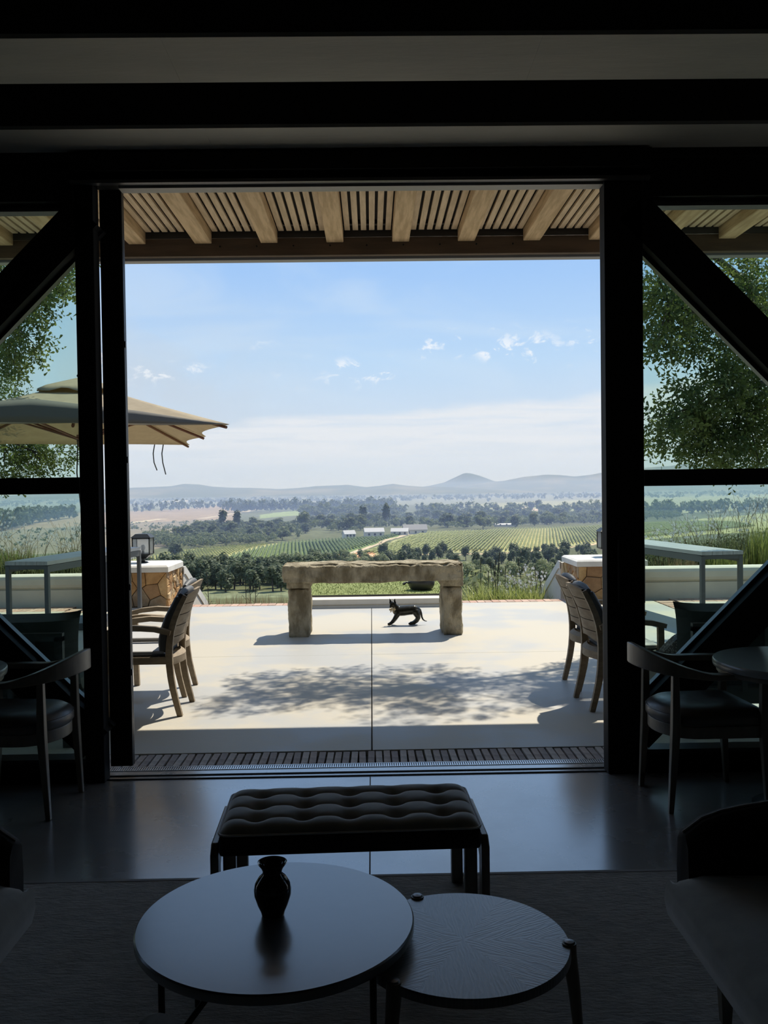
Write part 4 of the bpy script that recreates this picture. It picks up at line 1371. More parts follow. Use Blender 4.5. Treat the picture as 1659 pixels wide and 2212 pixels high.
ps.rotation_euler = (R(55), 0, R(15))

# ================================================================== TREES AND PLANTING BY THE TERRACE
MAT['leaf'] = M('oak_leaf', (0.065, 0.105, 0.03), 0.40, col2=(0.19, 0.22, 0.06), nscale=2.6, detail=3, trans=0.5, spec=0.5)
MAT['twig'] = M('twig_bark', (0.07, 0.055, 0.04), 0.9)
LEAF = [(0.0, 0.0), (0.35, 0.10), (0.78, 0.23), (1.0, 0.10), (1.0, -0.10), (0.78, -0.23), (0.35, -0.10)]


def leafy(m, tw, c, r, ntw, r2, ll=0.062, hang=0.25):
    c = Vector(c)
    for _ in range(ntw):
        d = Vector((r2.gauss(0, 1), r2.gauss(0, 1), r2.gauss(0, 1))).normalized()
        p = c + d * (r * 0.85) * r2.random() ** 0.5
        g = (d * 0.8 + Vector((r2.uniform(-.6, .6), r2.uniform(-.6, .6), r2.uniform(-.7, .5) - hang))).normalized()
        L = r2.uniform(0.14, 0.26)
        a = g.orthogonal().normalized()
        q = p + g * L
        tw.add([p - a * 0.002, p + a * 0.002, q], [(0, 1, 2)])
        nl = r2.randint(7, 10)
        for k in range(nl):
            b = p + g * (L * (k + 0.8) / nl)
            s = a.copy()
            s.rotate(Matrix.Rotation(k * 2.4 + r2.uniform(-.4, .4), 3, g))
            ax = (g * r2.uniform(0.4, 0.9) + s).normalized()
            up = ax.cross(Vector((r2.uniform(-1, 1), r2.uniform(-1, 1), r2.uniform(-.3, 1)))).normalized()
            l = ll * r2.uniform(0.7, 1.25)
            fold = up.cross(ax) * 0.12 * l
            m.add([b + ax * (u * l) + up * (v * l) + (fold if abs(v) > .15 else Vector()) for u, v in LEAF], [(0, 1, 2, 3, 4, 5, 6)])


def oak(label, base, trunk_top, clumps, limbs, seed, extra=()):
    r2 = random.Random(seed)
    B = Vector(base)
    o = thing('shade_tree', label, 'tree', base)
    m = MB()
    T = Vector(trunk_top) - B
    m.tube([(0, 0, -0.6), (T.x * .2, T.y * .2, 0.6), T * 0.6, T], [0.20, 0.16, 0.13, 0.11], 12)
    m.build('trunk', MAT['bark'], o)
    for e in limbs:
        E2 = Vector(e) - B
        mid = T.lerp(E2, 0.5) + Vector((0, 0, 0.25))
        MB().tube([T, T.lerp(mid, .5) + Vector((0, 0, .08)), mid, mid.lerp(E2, .6), E2], [0.08, 0.062, 0.045, 0.028, 0.012], 8).build('limb', MAT['bark'], o)
    lv, tw = MB(), MB()
    E2s = [Vector(e) - B for e in limbs]
    for (c, r, dens) in clumps:
        cc = Vector(c) - B
        leafy(lv, tw, cc, r, int(430 * r ** 1.7 * dens) + 5, r2)
        near = min(E2s, key=lambda q: (q - cc).length)
        tw.tube([T.lerp(near, .75) if (T.lerp(near, .75) - cc).length < (near - cc).length else near, cc], [0.012, 0.004], 5)
    tag(lv.build('foliage', MAT['leaf'], o, fix=False), kind='stuff')
    tag(tw.build('twigs', MAT['twig'], o, fix=False), kind='stuff')
    return o


RT = [((2.92, 9.2, 3.72), 0.28), ((3.12, 9.6, 3.57), 0.34), ((3.39, 9.9, 3.74), 0.36), ((2.95, 9.4, 3.29), 0.26), ((3.18, 9.5, 3.26), 0.34), ((3.45, 9.7, 3.2), 0.3), ((3.72, 9.9, 3.18), 0.22), ((3.06, 9.3, 3.01), 0.16), ((3.61, 10.0, 3.55), 0.36), ((2.87, 9.0, 3.01), 0.12), ((4.0, 10.2, 3.95), 0.34), ((4.18, 10.0, 3.75), 0.34), ((4.29, 9.8, 3.4), 0.36), ((4.23, 10.4, 3.57), 0.34), ((4.46, 10.3, 4.13), 0.3), ((4.0, 10.5, 3.76), 0.35), ((4.23, 10.4, 3.2), 0.35), ((4.64, 10.6, 3.18), 0.42), ((3.96, 9.8, 2.86), 0.24), ((3.79, 9.7, 2.64), 0.3), ((4.17, 10.0, 2.62), 0.4), ((4.46, 10.2, 2.75), 0.4), ((3.56, 9.6, 2.54), 0.28), ((3.29, 9.4, 2.57), 0.18), ((3.49, 9.7, 2.3), 0.34), ((3.19, 9.4, 2.33), 0.22), ((3.82, 9.9, 2.31), 0.42), ((4.16, 10.1, 2.33), 0.42), ((4.38, 10.0, 2.31), 0.4), ((2.96, 9.3, 2.13), 0.18), ((3.17, 9.5, 2.09), 0.26), ((3.49, 9.7, 2.05), 0.28), ((3.78, 9.8, 2.0), 0.3), ((4.12, 10.0, 2.01), 0.32), ((4.33, 9.9, 2.0), 0.28), ((3.56, 9.5, 1.87), 0.14), ((3.85, 9.6, 1.84), 0.16), ((4.15, 9.6, 1.79), 0.1), ((2.81, 9.1, 2.24), 0.1)]
LT = [((-3.52, 10.6, 4.2), 0.28), ((-3.79, 10.9, 4.14), 0.32), ((-4.12, 11.2, 4.39), 0.4), ((-4.18, 11.2, 4.11), 0.38), ((-4.48, 11.4, 4.33), 0.45), ((-3.82, 10.8, 3.9), 0.24), ((-3.83, 10.6, 3.73), 0.18), ((-4.39, 11.3, 3.9), 0.36), ((-3.43, 10.3, 3.95), 0.16), ((-4.34, 11.0, 3.51), 0.34), ((-4.1, 10.8, 3.36), 0.28), ((-3.89, 10.6, 3.3), 0.16), ((-4.4, 11.0, 3.23), 0.26), ((-4.18, 10.7, 3.07), 0.12), ((-4.82, 12.0, 2.84), 0.24), ((-4.62, 11.8, 2.78), 0.14), ((-5.01, 12.6, 2.1), 0.36), ((-4.76, 12.8, 2.14), 0.3), ((-4.51, 12.9, 2.17), 0.24), ((-4.28, 12.8, 2.16), 0.18), ((-5.04, 12.5, 1.94), 0.3), ((-4.54, 12.6, 1.96), 0.14), ((-4.75, 12.4, 1.87), 0.12), ((-5.14, 12.8, 2.66), 0.5), ((-4.9, 13.0, 2.41), 0.4)]
r4 = random.Random(12)
clR = [(c, r, 1.0) for c, r in RT]
# the boughs that reach over the terrace and dapple it, above the pergola edge
for k in range(64):
    gx = r4.uniform(-1.05, 2.3)                       # where the shade of this bough falls
    gy = r4.uniform(6.25, 7.75) - 0.10 * abs(gx - 0.4)
    z = r4.uniform(4.5, 5.3) + 0.12 * gx
    clR.append(((gx + 0.349 * z, gy + 0.553 * z, z), r4.uniform(0.16, 0.34), 0.42))
oak('broad shade tree with dark paddle leaves outside the right window', (6.0, 11.2, 0.0), (5.7, 11.0, 2.6), clR,
    [(3.2, 9.6, 3.5), (4.1, 10.2, 3.8), (3.5, 9.7, 2.4), (4.2, 10.0, 2.3), (2.2, 9.8, 4.9), (3.0, 10.2, 4.9)], 21)
clL = [(c, r, 0.9) for c, r in LT]
for k in range(10):
    clL.append(((r4.uniform(-5.6, -3.4), r4.uniform(10.2, 11.8), r4.uniform(4.5, 5.2)), 0.42, 0.5))
oak('leafy shade tree reaching in from the left, outside the left window', (-6.4, 12.2, 0.3), (-6.1, 12.0, 2.5), clL,
    [(-3.8, 10.8, 4.1), (-4.3, 11.2, 3.6), (-4.7, 12.7, 2.15), (-4.9, 12.0, 2.8)], 22)

# ---------------------------------------------------------------- planter beds
MAT['grass'] = M('green_grass_blades', (0.20, 0.24, 0.06), 0.7, col2=(0.30, 0.30, 0.10), nscale=3, trans=0.4)
MAT['straw'] = M('dry_grass', (0.34, 0.26, 0.14), 0.8, col2=(0.24, 0.18, 0.10), nscale=4, trans=0.25)
MAT['shrub'] = M('grey_green_shrub', (0.11, 0.13, 0.06), 0.7, col2=(0.18, 0.19, 0.09), nscale=4, trans=0.35)
MAT['petal'] = M('white_petals', (0.85, 0.84, 0.82), 0.7, trans=0.3)
MAT['stalk'] = M('dark_seed_stalk', (0.035, 0.033, 0.025), 0.9)
MAT['strap'] = M('strap_leaf', (0.27, 0.33, 0.08), 0.45, col2=(0.44, 0.46, 0.17), nscale=5, trans=0.35)


def blades(m, n, rad, h0, h1, wd, r2, lean=0.35, c=(0, 0)):
    for _ in range(n):
        a, rr = r2.uniform(0, 6.28), rad * r2.random() ** .5
        x, y = c[0] + rr * math.cos(a), c[1] + rr * math.sin(a)
        h = r2.uniform(h0, h1)
        t_ = r2.uniform(0, 6.28)
        l = lean * h * r2.random()
        dx_, dy_ = math.cos(t_) * l, math.sin(t_) * l
        ux, uy = -math.sin(t_) * wd, math.cos(t_) * wd
        m.add([(x - ux, y - uy, 0), (x + ux, y + uy, 0), (x + ux * .8 + dx_ * .35, y + uy * .8 + dy_ * .35, h * .6), (x - ux * .8 + dx_ * .35, y - uy * .8 + dy_ * .35, h * .6), (x + dx_, y + dy_, h * r2.uniform(.85, 1))],
              [(0, 1, 2, 3), (3, 2, 4)])


def flowering_shrub(label, loc, rad, h, nfl, seed, leafm='shrub', nb=420):
    r2 = random.Random(seed)
    o = thing('flowering_shrub', label, 'shrub', loc)
    lv, st, fl = MB(), MB(), MB()
    blades(lv, nb, rad, h * .3, h * .62, 0.006, r2, 0.9)
    vs, fs = foliage_quads(r2, 500, (rad * 1.1, rad * 1.1, h * .34), 0.028, 8, h * .3)
    lv.add(vs, fs)
    for _ in range(nfl):
        a, l = r2.uniform(0, 6.28), r2.uniform(0.1, 0.55) * h
        b = Vector((rad * .5 * r2.uniform(-1, 1), rad * .5 * r2.uniform(-1, 1), h * .25))
        tip = b + Vector((math.cos(a) * l, math.sin(a) * l, h * r2.uniform(.4, .85)))
        mid = b.lerp(tip, .5) + Vector((0, 0, h * .12))
        st.tube([b, mid, tip], [0.003, 0.0025, 0.002], 3)
        for q in range(r2.randint(1, 3)):
            p = mid.lerp(tip, r2.uniform(.5, 1)) + Vector((r2.uniform(-.03, .03), r2.uniform(-.03, .03), 0))
            for w_ in range(4):
                t2 = w_ * 1.57 + a
                s = 0.015
                fl.add([p, p + Vector((math.cos(t2 - .5) * s, math.sin(t2 - .5) * .4 * s, math.sin(t2 - .5) * s)), p + Vector((math.cos(t2) * s * 1.35, 0, math.sin(t2) * s * 1.35)), p + Vector((math.cos(t2 + .5) * s, math.sin(t2 + .5) * .4 * s, math.sin(t2 + .5) * s))], [(0, 1, 2, 3)])
    for mm, nm, mt in ((lv, 'foliage', leafm), (st, 'stems', 'straw'), (fl, 'blossom', 'petal')):
        tag(mm.build(nm, MAT[mt], o, fix=False), kind='stuff')


for i_, (lab, x, y, z, rad, h, nf) in enumerate((
        ('white-flowering shrub in the left planter, nearest the window post', -4.45, 13.5, .26, .42, .85, 46),
        ('white-flowering shrub in the left planter, second from the window post', -5.15, 13.4, .26, .45, .75, 44),
        ('white-flowering shrub in the left planter, at the edge of the picture', -5.85, 13.6, .26, .45, .95, 40),
        ('low white-flowering shrub behind the far end of the left bar table', -3.85, 13.9, .26, .40, .45, 18),
        ('white-flowering shrub in the right planter, nearest the right post', 4.35, 13.6, .26, .45, .62, 34),
        ('white-flowering shrub in the right planter, behind the middle of the bar table', 4.95, 13.9, .26, .50, .80, 44),
        ('white-flowering shrub in the right planter, behind the near end of the bar table', 5.55, 14.1, .26, .55, .95, 44),
        ('dark loose shrub with white flowers at the right edge of the picture', 6.35, 14.6, .26, .60, 1.10, 44),
        ('white-flowering shrub climbing beside the right stair parapet', 2.62, 14.6, -.75, .30, .95, 60),
        ('small white-flowering shrub below the right stair parapet', 2.45, 15.6, -1.05, .30, 1.05, 30))):
    flowering_shrub(lab, (x, y, z), rad, h, nf, 60 + i_)
for i_, (lab, x, y, z, n, rad, h0, h1, mt) in enumerate((
        ('tall green grass tuft in the right planter at the picture edge', 5.95, 13.45, .26, 320, .30, .45, .85, 'grass'),
        ('green grass tuft under the near end of the right bar table', 5.25, 13.42, .26, 380, .34, .18, .42, 'grass'),
        ('dry grass tuft under the far end of the right bar table', 4.55, 13.42, .26, 420, .34, .12, .30, 'straw'),
        ('green grass tuft in the left planter at the picture edge', -5.35, 13.55, .26, 380, .30, .2, .62, 'grass'),
        ('low grass tuft under the left bar table', -4.75, 13.5, .26, 380, .30, .12, .34, 'grass'),
        ('dark leafy tuft behind the left bar table leg', -4.1, 13.4, .26, 300, .26, .14, .28, 'shrub'),
        ('dry grass bank left of the lawn bed', -1.55, 14.6, -1.0, 900, .55, .6, .98, 'straw'),
        ('dry grass bank beside the left stair parapet', -2.3, 15.0, -1.05, 800, .5, .6, 1.0, 'straw'),
        ('green grass bank right of the lawn bed', 1.4, 14.6, -1.0, 700, .38, .6, .95, 'grass'))):
    r2 = random.Random(80 + i_)
    m = MB()
    blades(m, n, rad, h0, h1, 0.006, r2)
    tag(m.build('grass_tuft', MAT[mt], loc=(x, y, z), fix=False), lab, 'grass', kind='stuff')
# strap-leaved clumps with tall seed heads beside the right parapet
for i_, (lab, x, y, n, hs) in enumerate((
        ('strap-leaved plant with dark seed spikes, nearest the bench', 1.80, 14.5, 150, (1.18, 1.30, 1.08, 1.22)),
        ('strap-leaved plant with dark seed spikes, middle of the three', 2.14, 14.3, 160, (1.28, 1.40, 1.16, 1.22, 1.1)),
        ('strap-leaved plant with dark seed spikes, nearest the right parapet', 2.46, 14.2, 160, (1.30, 1.12, 1.20)))):
    r2 = random.Random(95 + i_)
    o = thing('strap_leaf_plant', lab, 'plant', (x, y, -0.85))
    m = MB()
    blades(m, n * 3, .24, .55, 1.02, 0.014, r2, 0.6)
    tag(m.build('foliage', MAT['strap'], o, fix=False), kind='stuff')
    for h in hs:
        px, py = r2.uniform(-.2, .2), r2.uniform(-.1, .1)
        MB().tube([(px, py, 0), (px + r2.uniform(-.03, .03), py, h * .72), (px + r2.uniform(-.04, .04), py, h)], [0.003, 0.004, 0.007], 6).build('seed_spike', MAT['stalk'], o)
# bare dead stalks left of the bench
for i_, (x, y, h) in enumerate(((-2.86, 15.0, 1.45), (-2.74, 15.0, 1.38), (-2.15, 15.2, 1.28), (-2.07, 15.2, 1.22), (-2.0, 15.3, 1.15))):
    m = MB().tube([(0, 0, 0), (0.02, 0, h * .6), (0.01 * (-1) ** i_, 0, h)], [0.007, 0.006, 0.005], 6)
    for k in range(5):
        s2 = (-1) ** k
        m.tube([(0.012, 0, h * (.4 + .1 * k)), (0.012 + s2 * .06, 0, h * (.46 + .1 * k))], 0.003, 4)
    tag(m.build('dead_stalk', MAT['stalk'], loc=(x, y, -1.15)), ['tallest bare stalk left of the bench, beside the stair parapet', 'bare stalk just right of the tallest one by the parapet', 'left one of three bare stalks midway to the bench', 'middle one of three bare stalks midway to the bench', 'right one of three bare stalks midway to the bench'][i_], 'plant')

# ================================================================== THE LOUNGE
MAT['dark_wood'] = M('dark_stained_oak', (0.19, 0.165, 0.125), 0.38, col2=(0.13, 0.115, 0.09), nscale=7, stretch=(2, 2, 0.5), bump=(50, 0.15, 0.003))
MAT['leather'] = M('dark_leather', (0.085, 0.078, 0.072), 0.30, bump=(110, 0.15, 0.002), rough2=0.45, nscale=9)
MAT['velvet'] = M('dark_velvet', (0.34, 0.34, 0.31), 0.95, col2=(0.28, 0.28, 0.26), nscale=10, bump=(300, 0.2, 0.002), sheen=0.9, spec=0.2)
MAT['shell'] = M('black_upholstery', (0.02, 0.02, 0.021), 0.8, bump=(200, 0.2, 0.002), spec=0.3)
MAT['piping'] = M('pale_piping', (0.5, 0.5, 0.49), 0.6)
MAT['table_top'] = M('matt_table_top', (0.085, 0.088, 0.09), 0.32, col2=(0.10, 0.102, 0.105), nscale=5, bump=(60, 0.03, 0.002), spec=1.0, coat=0.8, coat_ior=1.7)
MAT['metal_leg'] = M('black_iron', (0.012, 0.012, 0.012), 0.5, 0.4)
MAT['pale_top'] = M('grey_table_top', (0.20, 0.21, 0.20), 0.3, col2=(0.23, 0.24, 0.23), nscale=5, spec=0.9)  # paler base stands in for the window's reflection
MAT['vase'] = M('black_glaze', (0.008, 0.008, 0.008), 0.12, spec=0.6)

# ---------------------------------------------------------------- rug
def rug_edge(u, v):
    return (-3.2 + 6.4 * u, -1.2 + 4.775 * v, 0.012 + 0.004 * noise.noise((u * 40, v * 40, 0)))


rug = thing('rug', 'large grey textured wool rug under the coffee tables', 'rug', (0, 1.2, 0))
MB().box(-3.2, -2.4, 0.001, 3.2, 2.375, 0.012).build('pile', MAT['rug'], rug, bevel=0.004)
MB().box(-3.2, 2.362, 0.002, 3.2, 2.381, 0.0135).build('hem', M('rug_hem', (0.30, 0.29, 0.28), 0.9), rug)

# ---------------------------------------------------------------- buttoned ottoman
ot = thing('ottoman_bench', 'long buttoned grey velvet ottoman bench on dark wood frame legs', 'bench', (-0.095, 3.302, 0.012), R(2.0))
BW, BD = 0.905, 0.435
btn = [(-0.30 + 0.15 * k + (0.0), y) for y in (-0.13, 0.0, 0.13) for k in range(5)]
btn = [(bx, by) for by in (-0.12, 0.0, 0.12) for bx in (-0.33, -0.165, 0.0, 0.165, 0.33)]


def tuft(u, v):
    x, y = (u - .5) * BW, (v - .5) * BD
    ex = min(u, 1 - u) * BW
    ey = min(v, 1 - v) * BD
    edge = (1 - math.exp(-ex / 0.02)) * (1 - math.exp(-ey / 0.02))
    z = 0.362 + 0.038 * edge
    for bx, by in btn:
        d2 = (x - bx) ** 2 + (y - by) ** 2
        z -= 0.026 * math.exp(-d2 / (2 * 0.022 ** 2))
        z -= 0.006 * math.exp(-d2 / (2 * 0.05 ** 2))
    for by in (-0.12, 0.0, 0.12):                    # seams run along the button rows
        z -= 0.012 * math.exp(-abs(y - by) / 0.012) * edge
    z -= 0.004 * max(0, math.cos(x * 2 * math.pi / 0.165)) * edge * 0.5
    return (x, y, z)


m = MB().grid(tuft, 150, 84)
cu = m.build('seat', MAT['velvet'], ot, fix=False, angle=180)
MB().box(-BW / 2, -BD / 2, 0.288, BW / 2, BD / 2, 0.363).build('apron', MAT['shell'], ot, bevel=0.012)
w2, d2 = BW / 2, BD / 2
loop = []
for cx, cy_, a0 in ((w2 - .03, d2 - .03, 0), (-w2 + .03, d2 - .03, 90), (-w2 + .03, -d2 + .03, 180), (w2 - .03, -d2 + .03, 270)):
    for k in range(5):
        a = R(a0 + 22.5 * k)
        loop.append((cx + .033 * math.cos(a), cy_ + .033 * math.sin(a), 0.364))
MB().tube(loop + [loop[0]], 0.0035, 6).build('piping', MAT['piping'], ot)
for bx, by in btn:
    MB().lathe([(0.009, 0.0), (0.007, 0.004), (0.0, 0.006)], 10, c=(bx, by, tuft(bx / BW + .5, by / BD + .5)[2] - 0.001)).build('button', MAT['velvet'], ot)
for sx in (-1, 1):                                   # hoop shaped end frames
    xo = sx * (w2 + 0.006)
    xa, xb = sorted((xo, xo + sx * 0.020))
    prof = [(-d2, 0), (-d2, 0.298), (-d2 + .03, 0.328), (d2 - .03, 0.328), (d2, 0.298), (d2, 0), (d2 - .07, 0), (d2 - .07, 0.235), (d2 - .095, 0.258), (-d2 + .095, 0.258), (-d2 + .07, 0.235), (-d2 + .07, 0)]
    m = MB()
    o_ = len(prof)
    xs_ = (xa - 0.004, xb + 0.004)
    vs = [(xs_[0], p[0], p[1]) for p in prof] + [(xs_[1], p[0], p[1]) for p in prof]
    q = [(0, 1, 10, 11), (1, 2, 9, 10), (2, 3, 8, 9), (3, 4, 7, 8), (4, 5, 6, 7)]
    fs = [tuple(f) for f in q] + [tuple(i + o_ for i in f[::-1]) for f in q] + [(i, (i + 1) % o_, o_ + (i + 1) % o_, o_ + i) for i in range(o_)]
    m.add(vs, fs)
    m.build('end_frame', MAT['dark_wood'], ot, bevel=0.006)
    for sy in (-1, 1):                               # inner posts towards the middle
        x_ = sx * (w2 - 0.035)
        MB().box(x_ - 0.022, sy * (d2 - 0.025) - 0.02, 0.0, x_ + 0.022, sy * (d2 - 0.025) + 0.02, 0.31).build('leg', MAT['dark_wood'], ot, bevel=0.005)

# ---------------------------------------------------------------- coffee tables
big = thing('coffee_table', 'large round dark coffee table on thin black legs, carrying the vase', 'table', (-0.277, 2.455, 0.012))
RT = 0.378
MB().lathe([(RT - 0.012, 0.338), (RT - 0.004, 0.340), (RT, 0.346), (RT, 0.364), (RT - 0.004, 0.368), (0, 0.368)], 96).build('tabletop', MAT['table_top'], big)
for a in (40, 140, 220, 320):
    x, y = 0.345 * math.cos(R(a)), 0.345 * math.sin(R(a))
    MB().tube([(x, y, 0), (x, y, 0.34)], 0.0085, 10).build('leg', MAT['metal_leg'], big)
for a in (40,):
    p0 = Vector((0.345 * math.cos(R(a)), 0.345 * math.sin(R(a)), 0))
    p1 = Vector((0.345 * math.cos(R(a + 180)), 0.345 * math.sin(R(a + 180)), 0))
    MB().tube([p0.lerp(p1, u) + Vector((0, 0, 0.12 + 0.20 * math.sin(u * math.pi))) for u in [k / 16 for k in range(17)]], 0.008, 8).build('brace', MAT['metal_leg'], big)

sm = thing('side_table', 'smaller lower round oak side table tucked under the coffee table', 'table', (0.232, 2.415, 0.012))
MAT['oak_top'] = bpy.data.materials.new('radial_oak_veneer')
MAT['oak_top'].use_nodes = True
t = MAT['oak_top'].node_tree
b = t.nodes['Principled BSDF']
tcn = N(t, 'ShaderNodeTexCoord')
sx_ = N(t, 'ShaderNodeSeparateXYZ')
t.links.new(tcn.outputs['Object'], sx_.inputs[0])
ang = mth(t, 'ARCTAN2', sx_.outputs[1], sx_.outputs[0])
rad = mth(t, 'SQRT', mth(t, 'ADD', mth(t, 'POWER', sx_.outputs[0], 2.0), mth(t, 'POWER', sx_.outputs[1], 2.0)))
sec = mth(t, 'SUBTRACT', mth(t, 'FRACT', mth(t, 'MULTIPLY', ang, 6 / 6.28318)), 0.5)
across = mth(t, 'MULTIPLY', rad, sec)                # grain runs along each veneer wedge
cmb = N(t, 'ShaderNodeCombineXYZ')
t.links.new(mth(t, 'MULTIPLY', across, 14.0), cmb.inputs[0])
t.links.new(mth(t, 'MULTIPLY', rad, 3.0), cmb.inputs[1])
t.links.new(mth(t, 'FLOOR', mth(t, 'MULTIPLY', ang, 6 / 6.28318)), cmb.inputs[2])
wvn = N(t, 'ShaderNodeTexWave', Scale=2.2, Distortion=14.0, Detail=4.0)
wvn.inputs['Detail Scale'].default_value = 1.2
t.links.new(cmb.outputs[0], wvn.inputs['Vector'])
t.links.new(mixc(t, wvn.outputs['Fac'], (0.085, 0.078, 0.07), (0.135, 0.125, 0.115)), b.inputs['Base Color'])
b.inputs['Roughness'].default_value = 0.34
b.inputs['Specular IOR Level'].default_value = 1.0
b.inputs['Coat Weight'].default_value = 0.5
b.inputs['Coat Roughness'].default_value = 0.25
bp = N(t, 'ShaderNodeBump', Strength=0.15, Distance=0.002)
t.links.new(wvn.outputs['Fac'], bp.inputs['Height'])
t.links.new(bp.outputs[0], b.inputs['Normal'])
RS = 0.287
MB().lathe([(RS - 0.008, 0.289), (RS, 0.294), (RS, 0.314), (RS - 0.003, 0.318), (0, 0.318)], 80).build('tabletop', [MAT['oak_top']], sm)
MAT['knob'] = M('pale_metal_cap', (0.20, 0.20, 0.21), 0.35, 0.6)
for a in (-7, 113, 227):
    c, s = math.cos(R(a)), math.sin(R(a))
    rr = RS - 0.004
    lg = MB().tube([(c * (rr + 0.030), s * (rr + 0.030), 0.0), (c * (rr + 0.012), s * (rr + 0.012), 0.20), (c * rr, s * rr, 0.290), (c * rr, s * rr, 0.322)], [0.011, 0.017, 0.020, 0.019], 14).build('leg', MAT['dark_wood'], sm)
    MB().lathe([(0.016, 0.0), (0.013, 0.004), (0.0, 0.0055)], 16, c=(c * rr, s * rr, 0.322)).build('leg_cap', MAT['knob'], lg)


def vase_prof(s):
    return [(r * s, z * s) for r, z in [(0.026, 0), (0.031, 0.003), (0.033, 0.012), (0.042, 0.032), (0.0505, 0.058), (0.0515, 0.074), (0.048, 0.090), (0.038, 0.106), (0.0275, 0.116),
            (0.0265, 0.124), (0.031, 0.134), (0.040, 0.146), (0.041, 0.149), (0.038, 0.148), (0.027, 0.133), (0.022, 0.122), (0.034, 0.10)]]


tag(MB().lathe(vase_prof(1.0), 48).build('vase', MAT['vase'], loc=(-0.288, 2.475, 0.380), angle=60), 'small black glazed vase with flared rim on the coffee table', 'vase')

# ---------------------------------------------------------------- dining chairs with bent rails
def tub_chair(label, loc, rz):
    """hoop-backed armchair, facing +x, back legs near x=0"""
    c = thing('hoop_chair', label, 'chair', loc, rz)
    W = 0.235
    pts = []
    for k in range(41):                              # bent arm-and-back hoop
        u = k / 40
        if u < 0.28:
            t_ = u / 0.28
            x, y = 0.46 - 0.36 * t_, -W - 0.022 * math.sin(t_ * math.pi)
        elif u > 0.72:
            t_ = (1 - u) / 0.28
            x, y = 0.46 - 0.36 * t_, W + 0.022 * math.sin(t_ * math.pi)
        else:
            a = (u - 0.28) / 0.44 * math.pi
            x, y = 0.10 - 0.215 * math.sin(a), -W * math.cos(a)
        f = 1 - min(1, abs(u - 0.5) / 0.30)
        s_ = f * f * (3 - 2 * f)
        zc = 0.655 + 0.075 * s_                     # centre height of the rail
        hh = 0.014 + 0.038 * s_                     # half height: thin arms, tall back
        pts.append((x, y, zc, hh, 0.030 - 0.018 * s_))
    vs, fs = [], []
    for k, (x, y, zc, hh, th) in enumerate(pts):
        x0, y0 = pts[max(k - 1, 0)][:2]
        x1, y1 = pts[min(k + 1, 40)][:2]
        L = math.hypot(x1 - x0, y1 - y0)
        nx, ny = (y1 - y0) / L, -(x1 - x0) / L
        for sn, sz in ((1, 1), (1, -1), (-1, -1), (-1, 1)):
            vs.append((x + nx * th * sn, y + ny * th * sn, zc + hh * sz))
    for k in range(40):
        fs += [(k * 4 + q, k * 4 + (q + 1) % 4, k * 4 + 4 + (q + 1) % 4, k * 4 + 4 + q) for q in range(4)]
    fs += [(3, 2, 1, 0), (160, 161, 162, 163)]
    MB().add(vs, fs, 0, True).build('back_rail', MAT['dark_wood'], c, bevel=0.005, angle=50)
    for x, y, zt, sp in ((0.02, -0.20, 0.69, -0.025), (0.02, 0.20, 0.69, -0.025), (0.44, -0.225, 0.65, 0.02), (0.44, 0.225, 0.65, 0.02)):
        m = MB()
        w_ = 0.020
        vs = [(x + sp + sx * 0.012, y + sy * 0.012, 0) for sx, sy in ((-1, -1), (1, -1), (1, 1), (-1, 1))]
        vs += [(x + sx * w_, y + sy * w_, 0.40) for sx, sy in ((-1, -1), (1, -1), (1, 1), (-1, 1))]
        vs += [(x + sx * 0.015, y + sy * 0.015, zt) for sx, sy in ((-1, -1), (1, -1), (1, 1), (-1, 1))]
        fs = [(3, 2, 1, 0), (8, 9, 10, 11)] + [(l + q, l + (q + 1) % 4, l + 4 + (q + 1) % 4, l + 4 + q) for l in (0, 4) for q in range(4)]
        m.add(vs, fs).build('leg', MAT['dark_wood'], c, bevel=0.004)
    # seat ring and leather cushion, rounded at the back
    def outline(g):
        o_ = []
        for k in range(17):
            a = R(90 + 180 * k / 16)
            o_.append((0.14 + (0.165 + g) * math.cos(a), (0.215 + g) * math.sin(a)))
        o_ += [(0.44, -0.225 - g), (0.46 + g, -0.20), (0.46 + g, 0.20), (0.44, 0.225 + g)]
        return o_
    MB().prism(outline(0), 0.352, 0.412, 'z').build('seat_frame', MAT['dark_wood'], c, bevel=0.004)
    rings = [(-0.004, 0.408), (0.010, 0.425), (0.010, 0.450), (0.0, 0.474), (-0.03, 0.492), (-0.09, 0.502), (-0.15, 0.500)]
    vs, fs = [], []
    n = len(outline(0))
    for g, z in rings:
        vs += [(0.215 + (p[0] - 0.215) * (1 + g / 0.25), p[1] * (1 + g / 0.22), z) for p in outline(0)]
    for l in range(len(rings) - 1):
        fs += [(l * n + q, l * n + (q + 1) % n, (l + 1) * n + (q + 1) % n, (l + 1) * n + q) for q in range(n)]
    fs += [tuple(range(n))[::-1], tuple(range((len(rings) - 1) * n, len(rings) * n))]
    st = MB().add(vs, fs, 0, True).build('seat', MAT['leather'], c, angle=60)
    lp = [(0.215 + (p[0] - 0.215) * 1.03, p[1] * 1.035, 0.463) for p in outline(0)]
    MB().tube(lp + [lp[0]], 0.003, 5).build('seam', MAT['leather'], st)
    return c


tub_chair('dark bent-rail wooden chair with leather seat by the right window', (1.395, 4.43, 0), R(3))
tub_chair('dark bent-rail wooden chair with leather seat by the left window', (-1.55, 4.49, 0), R(176))

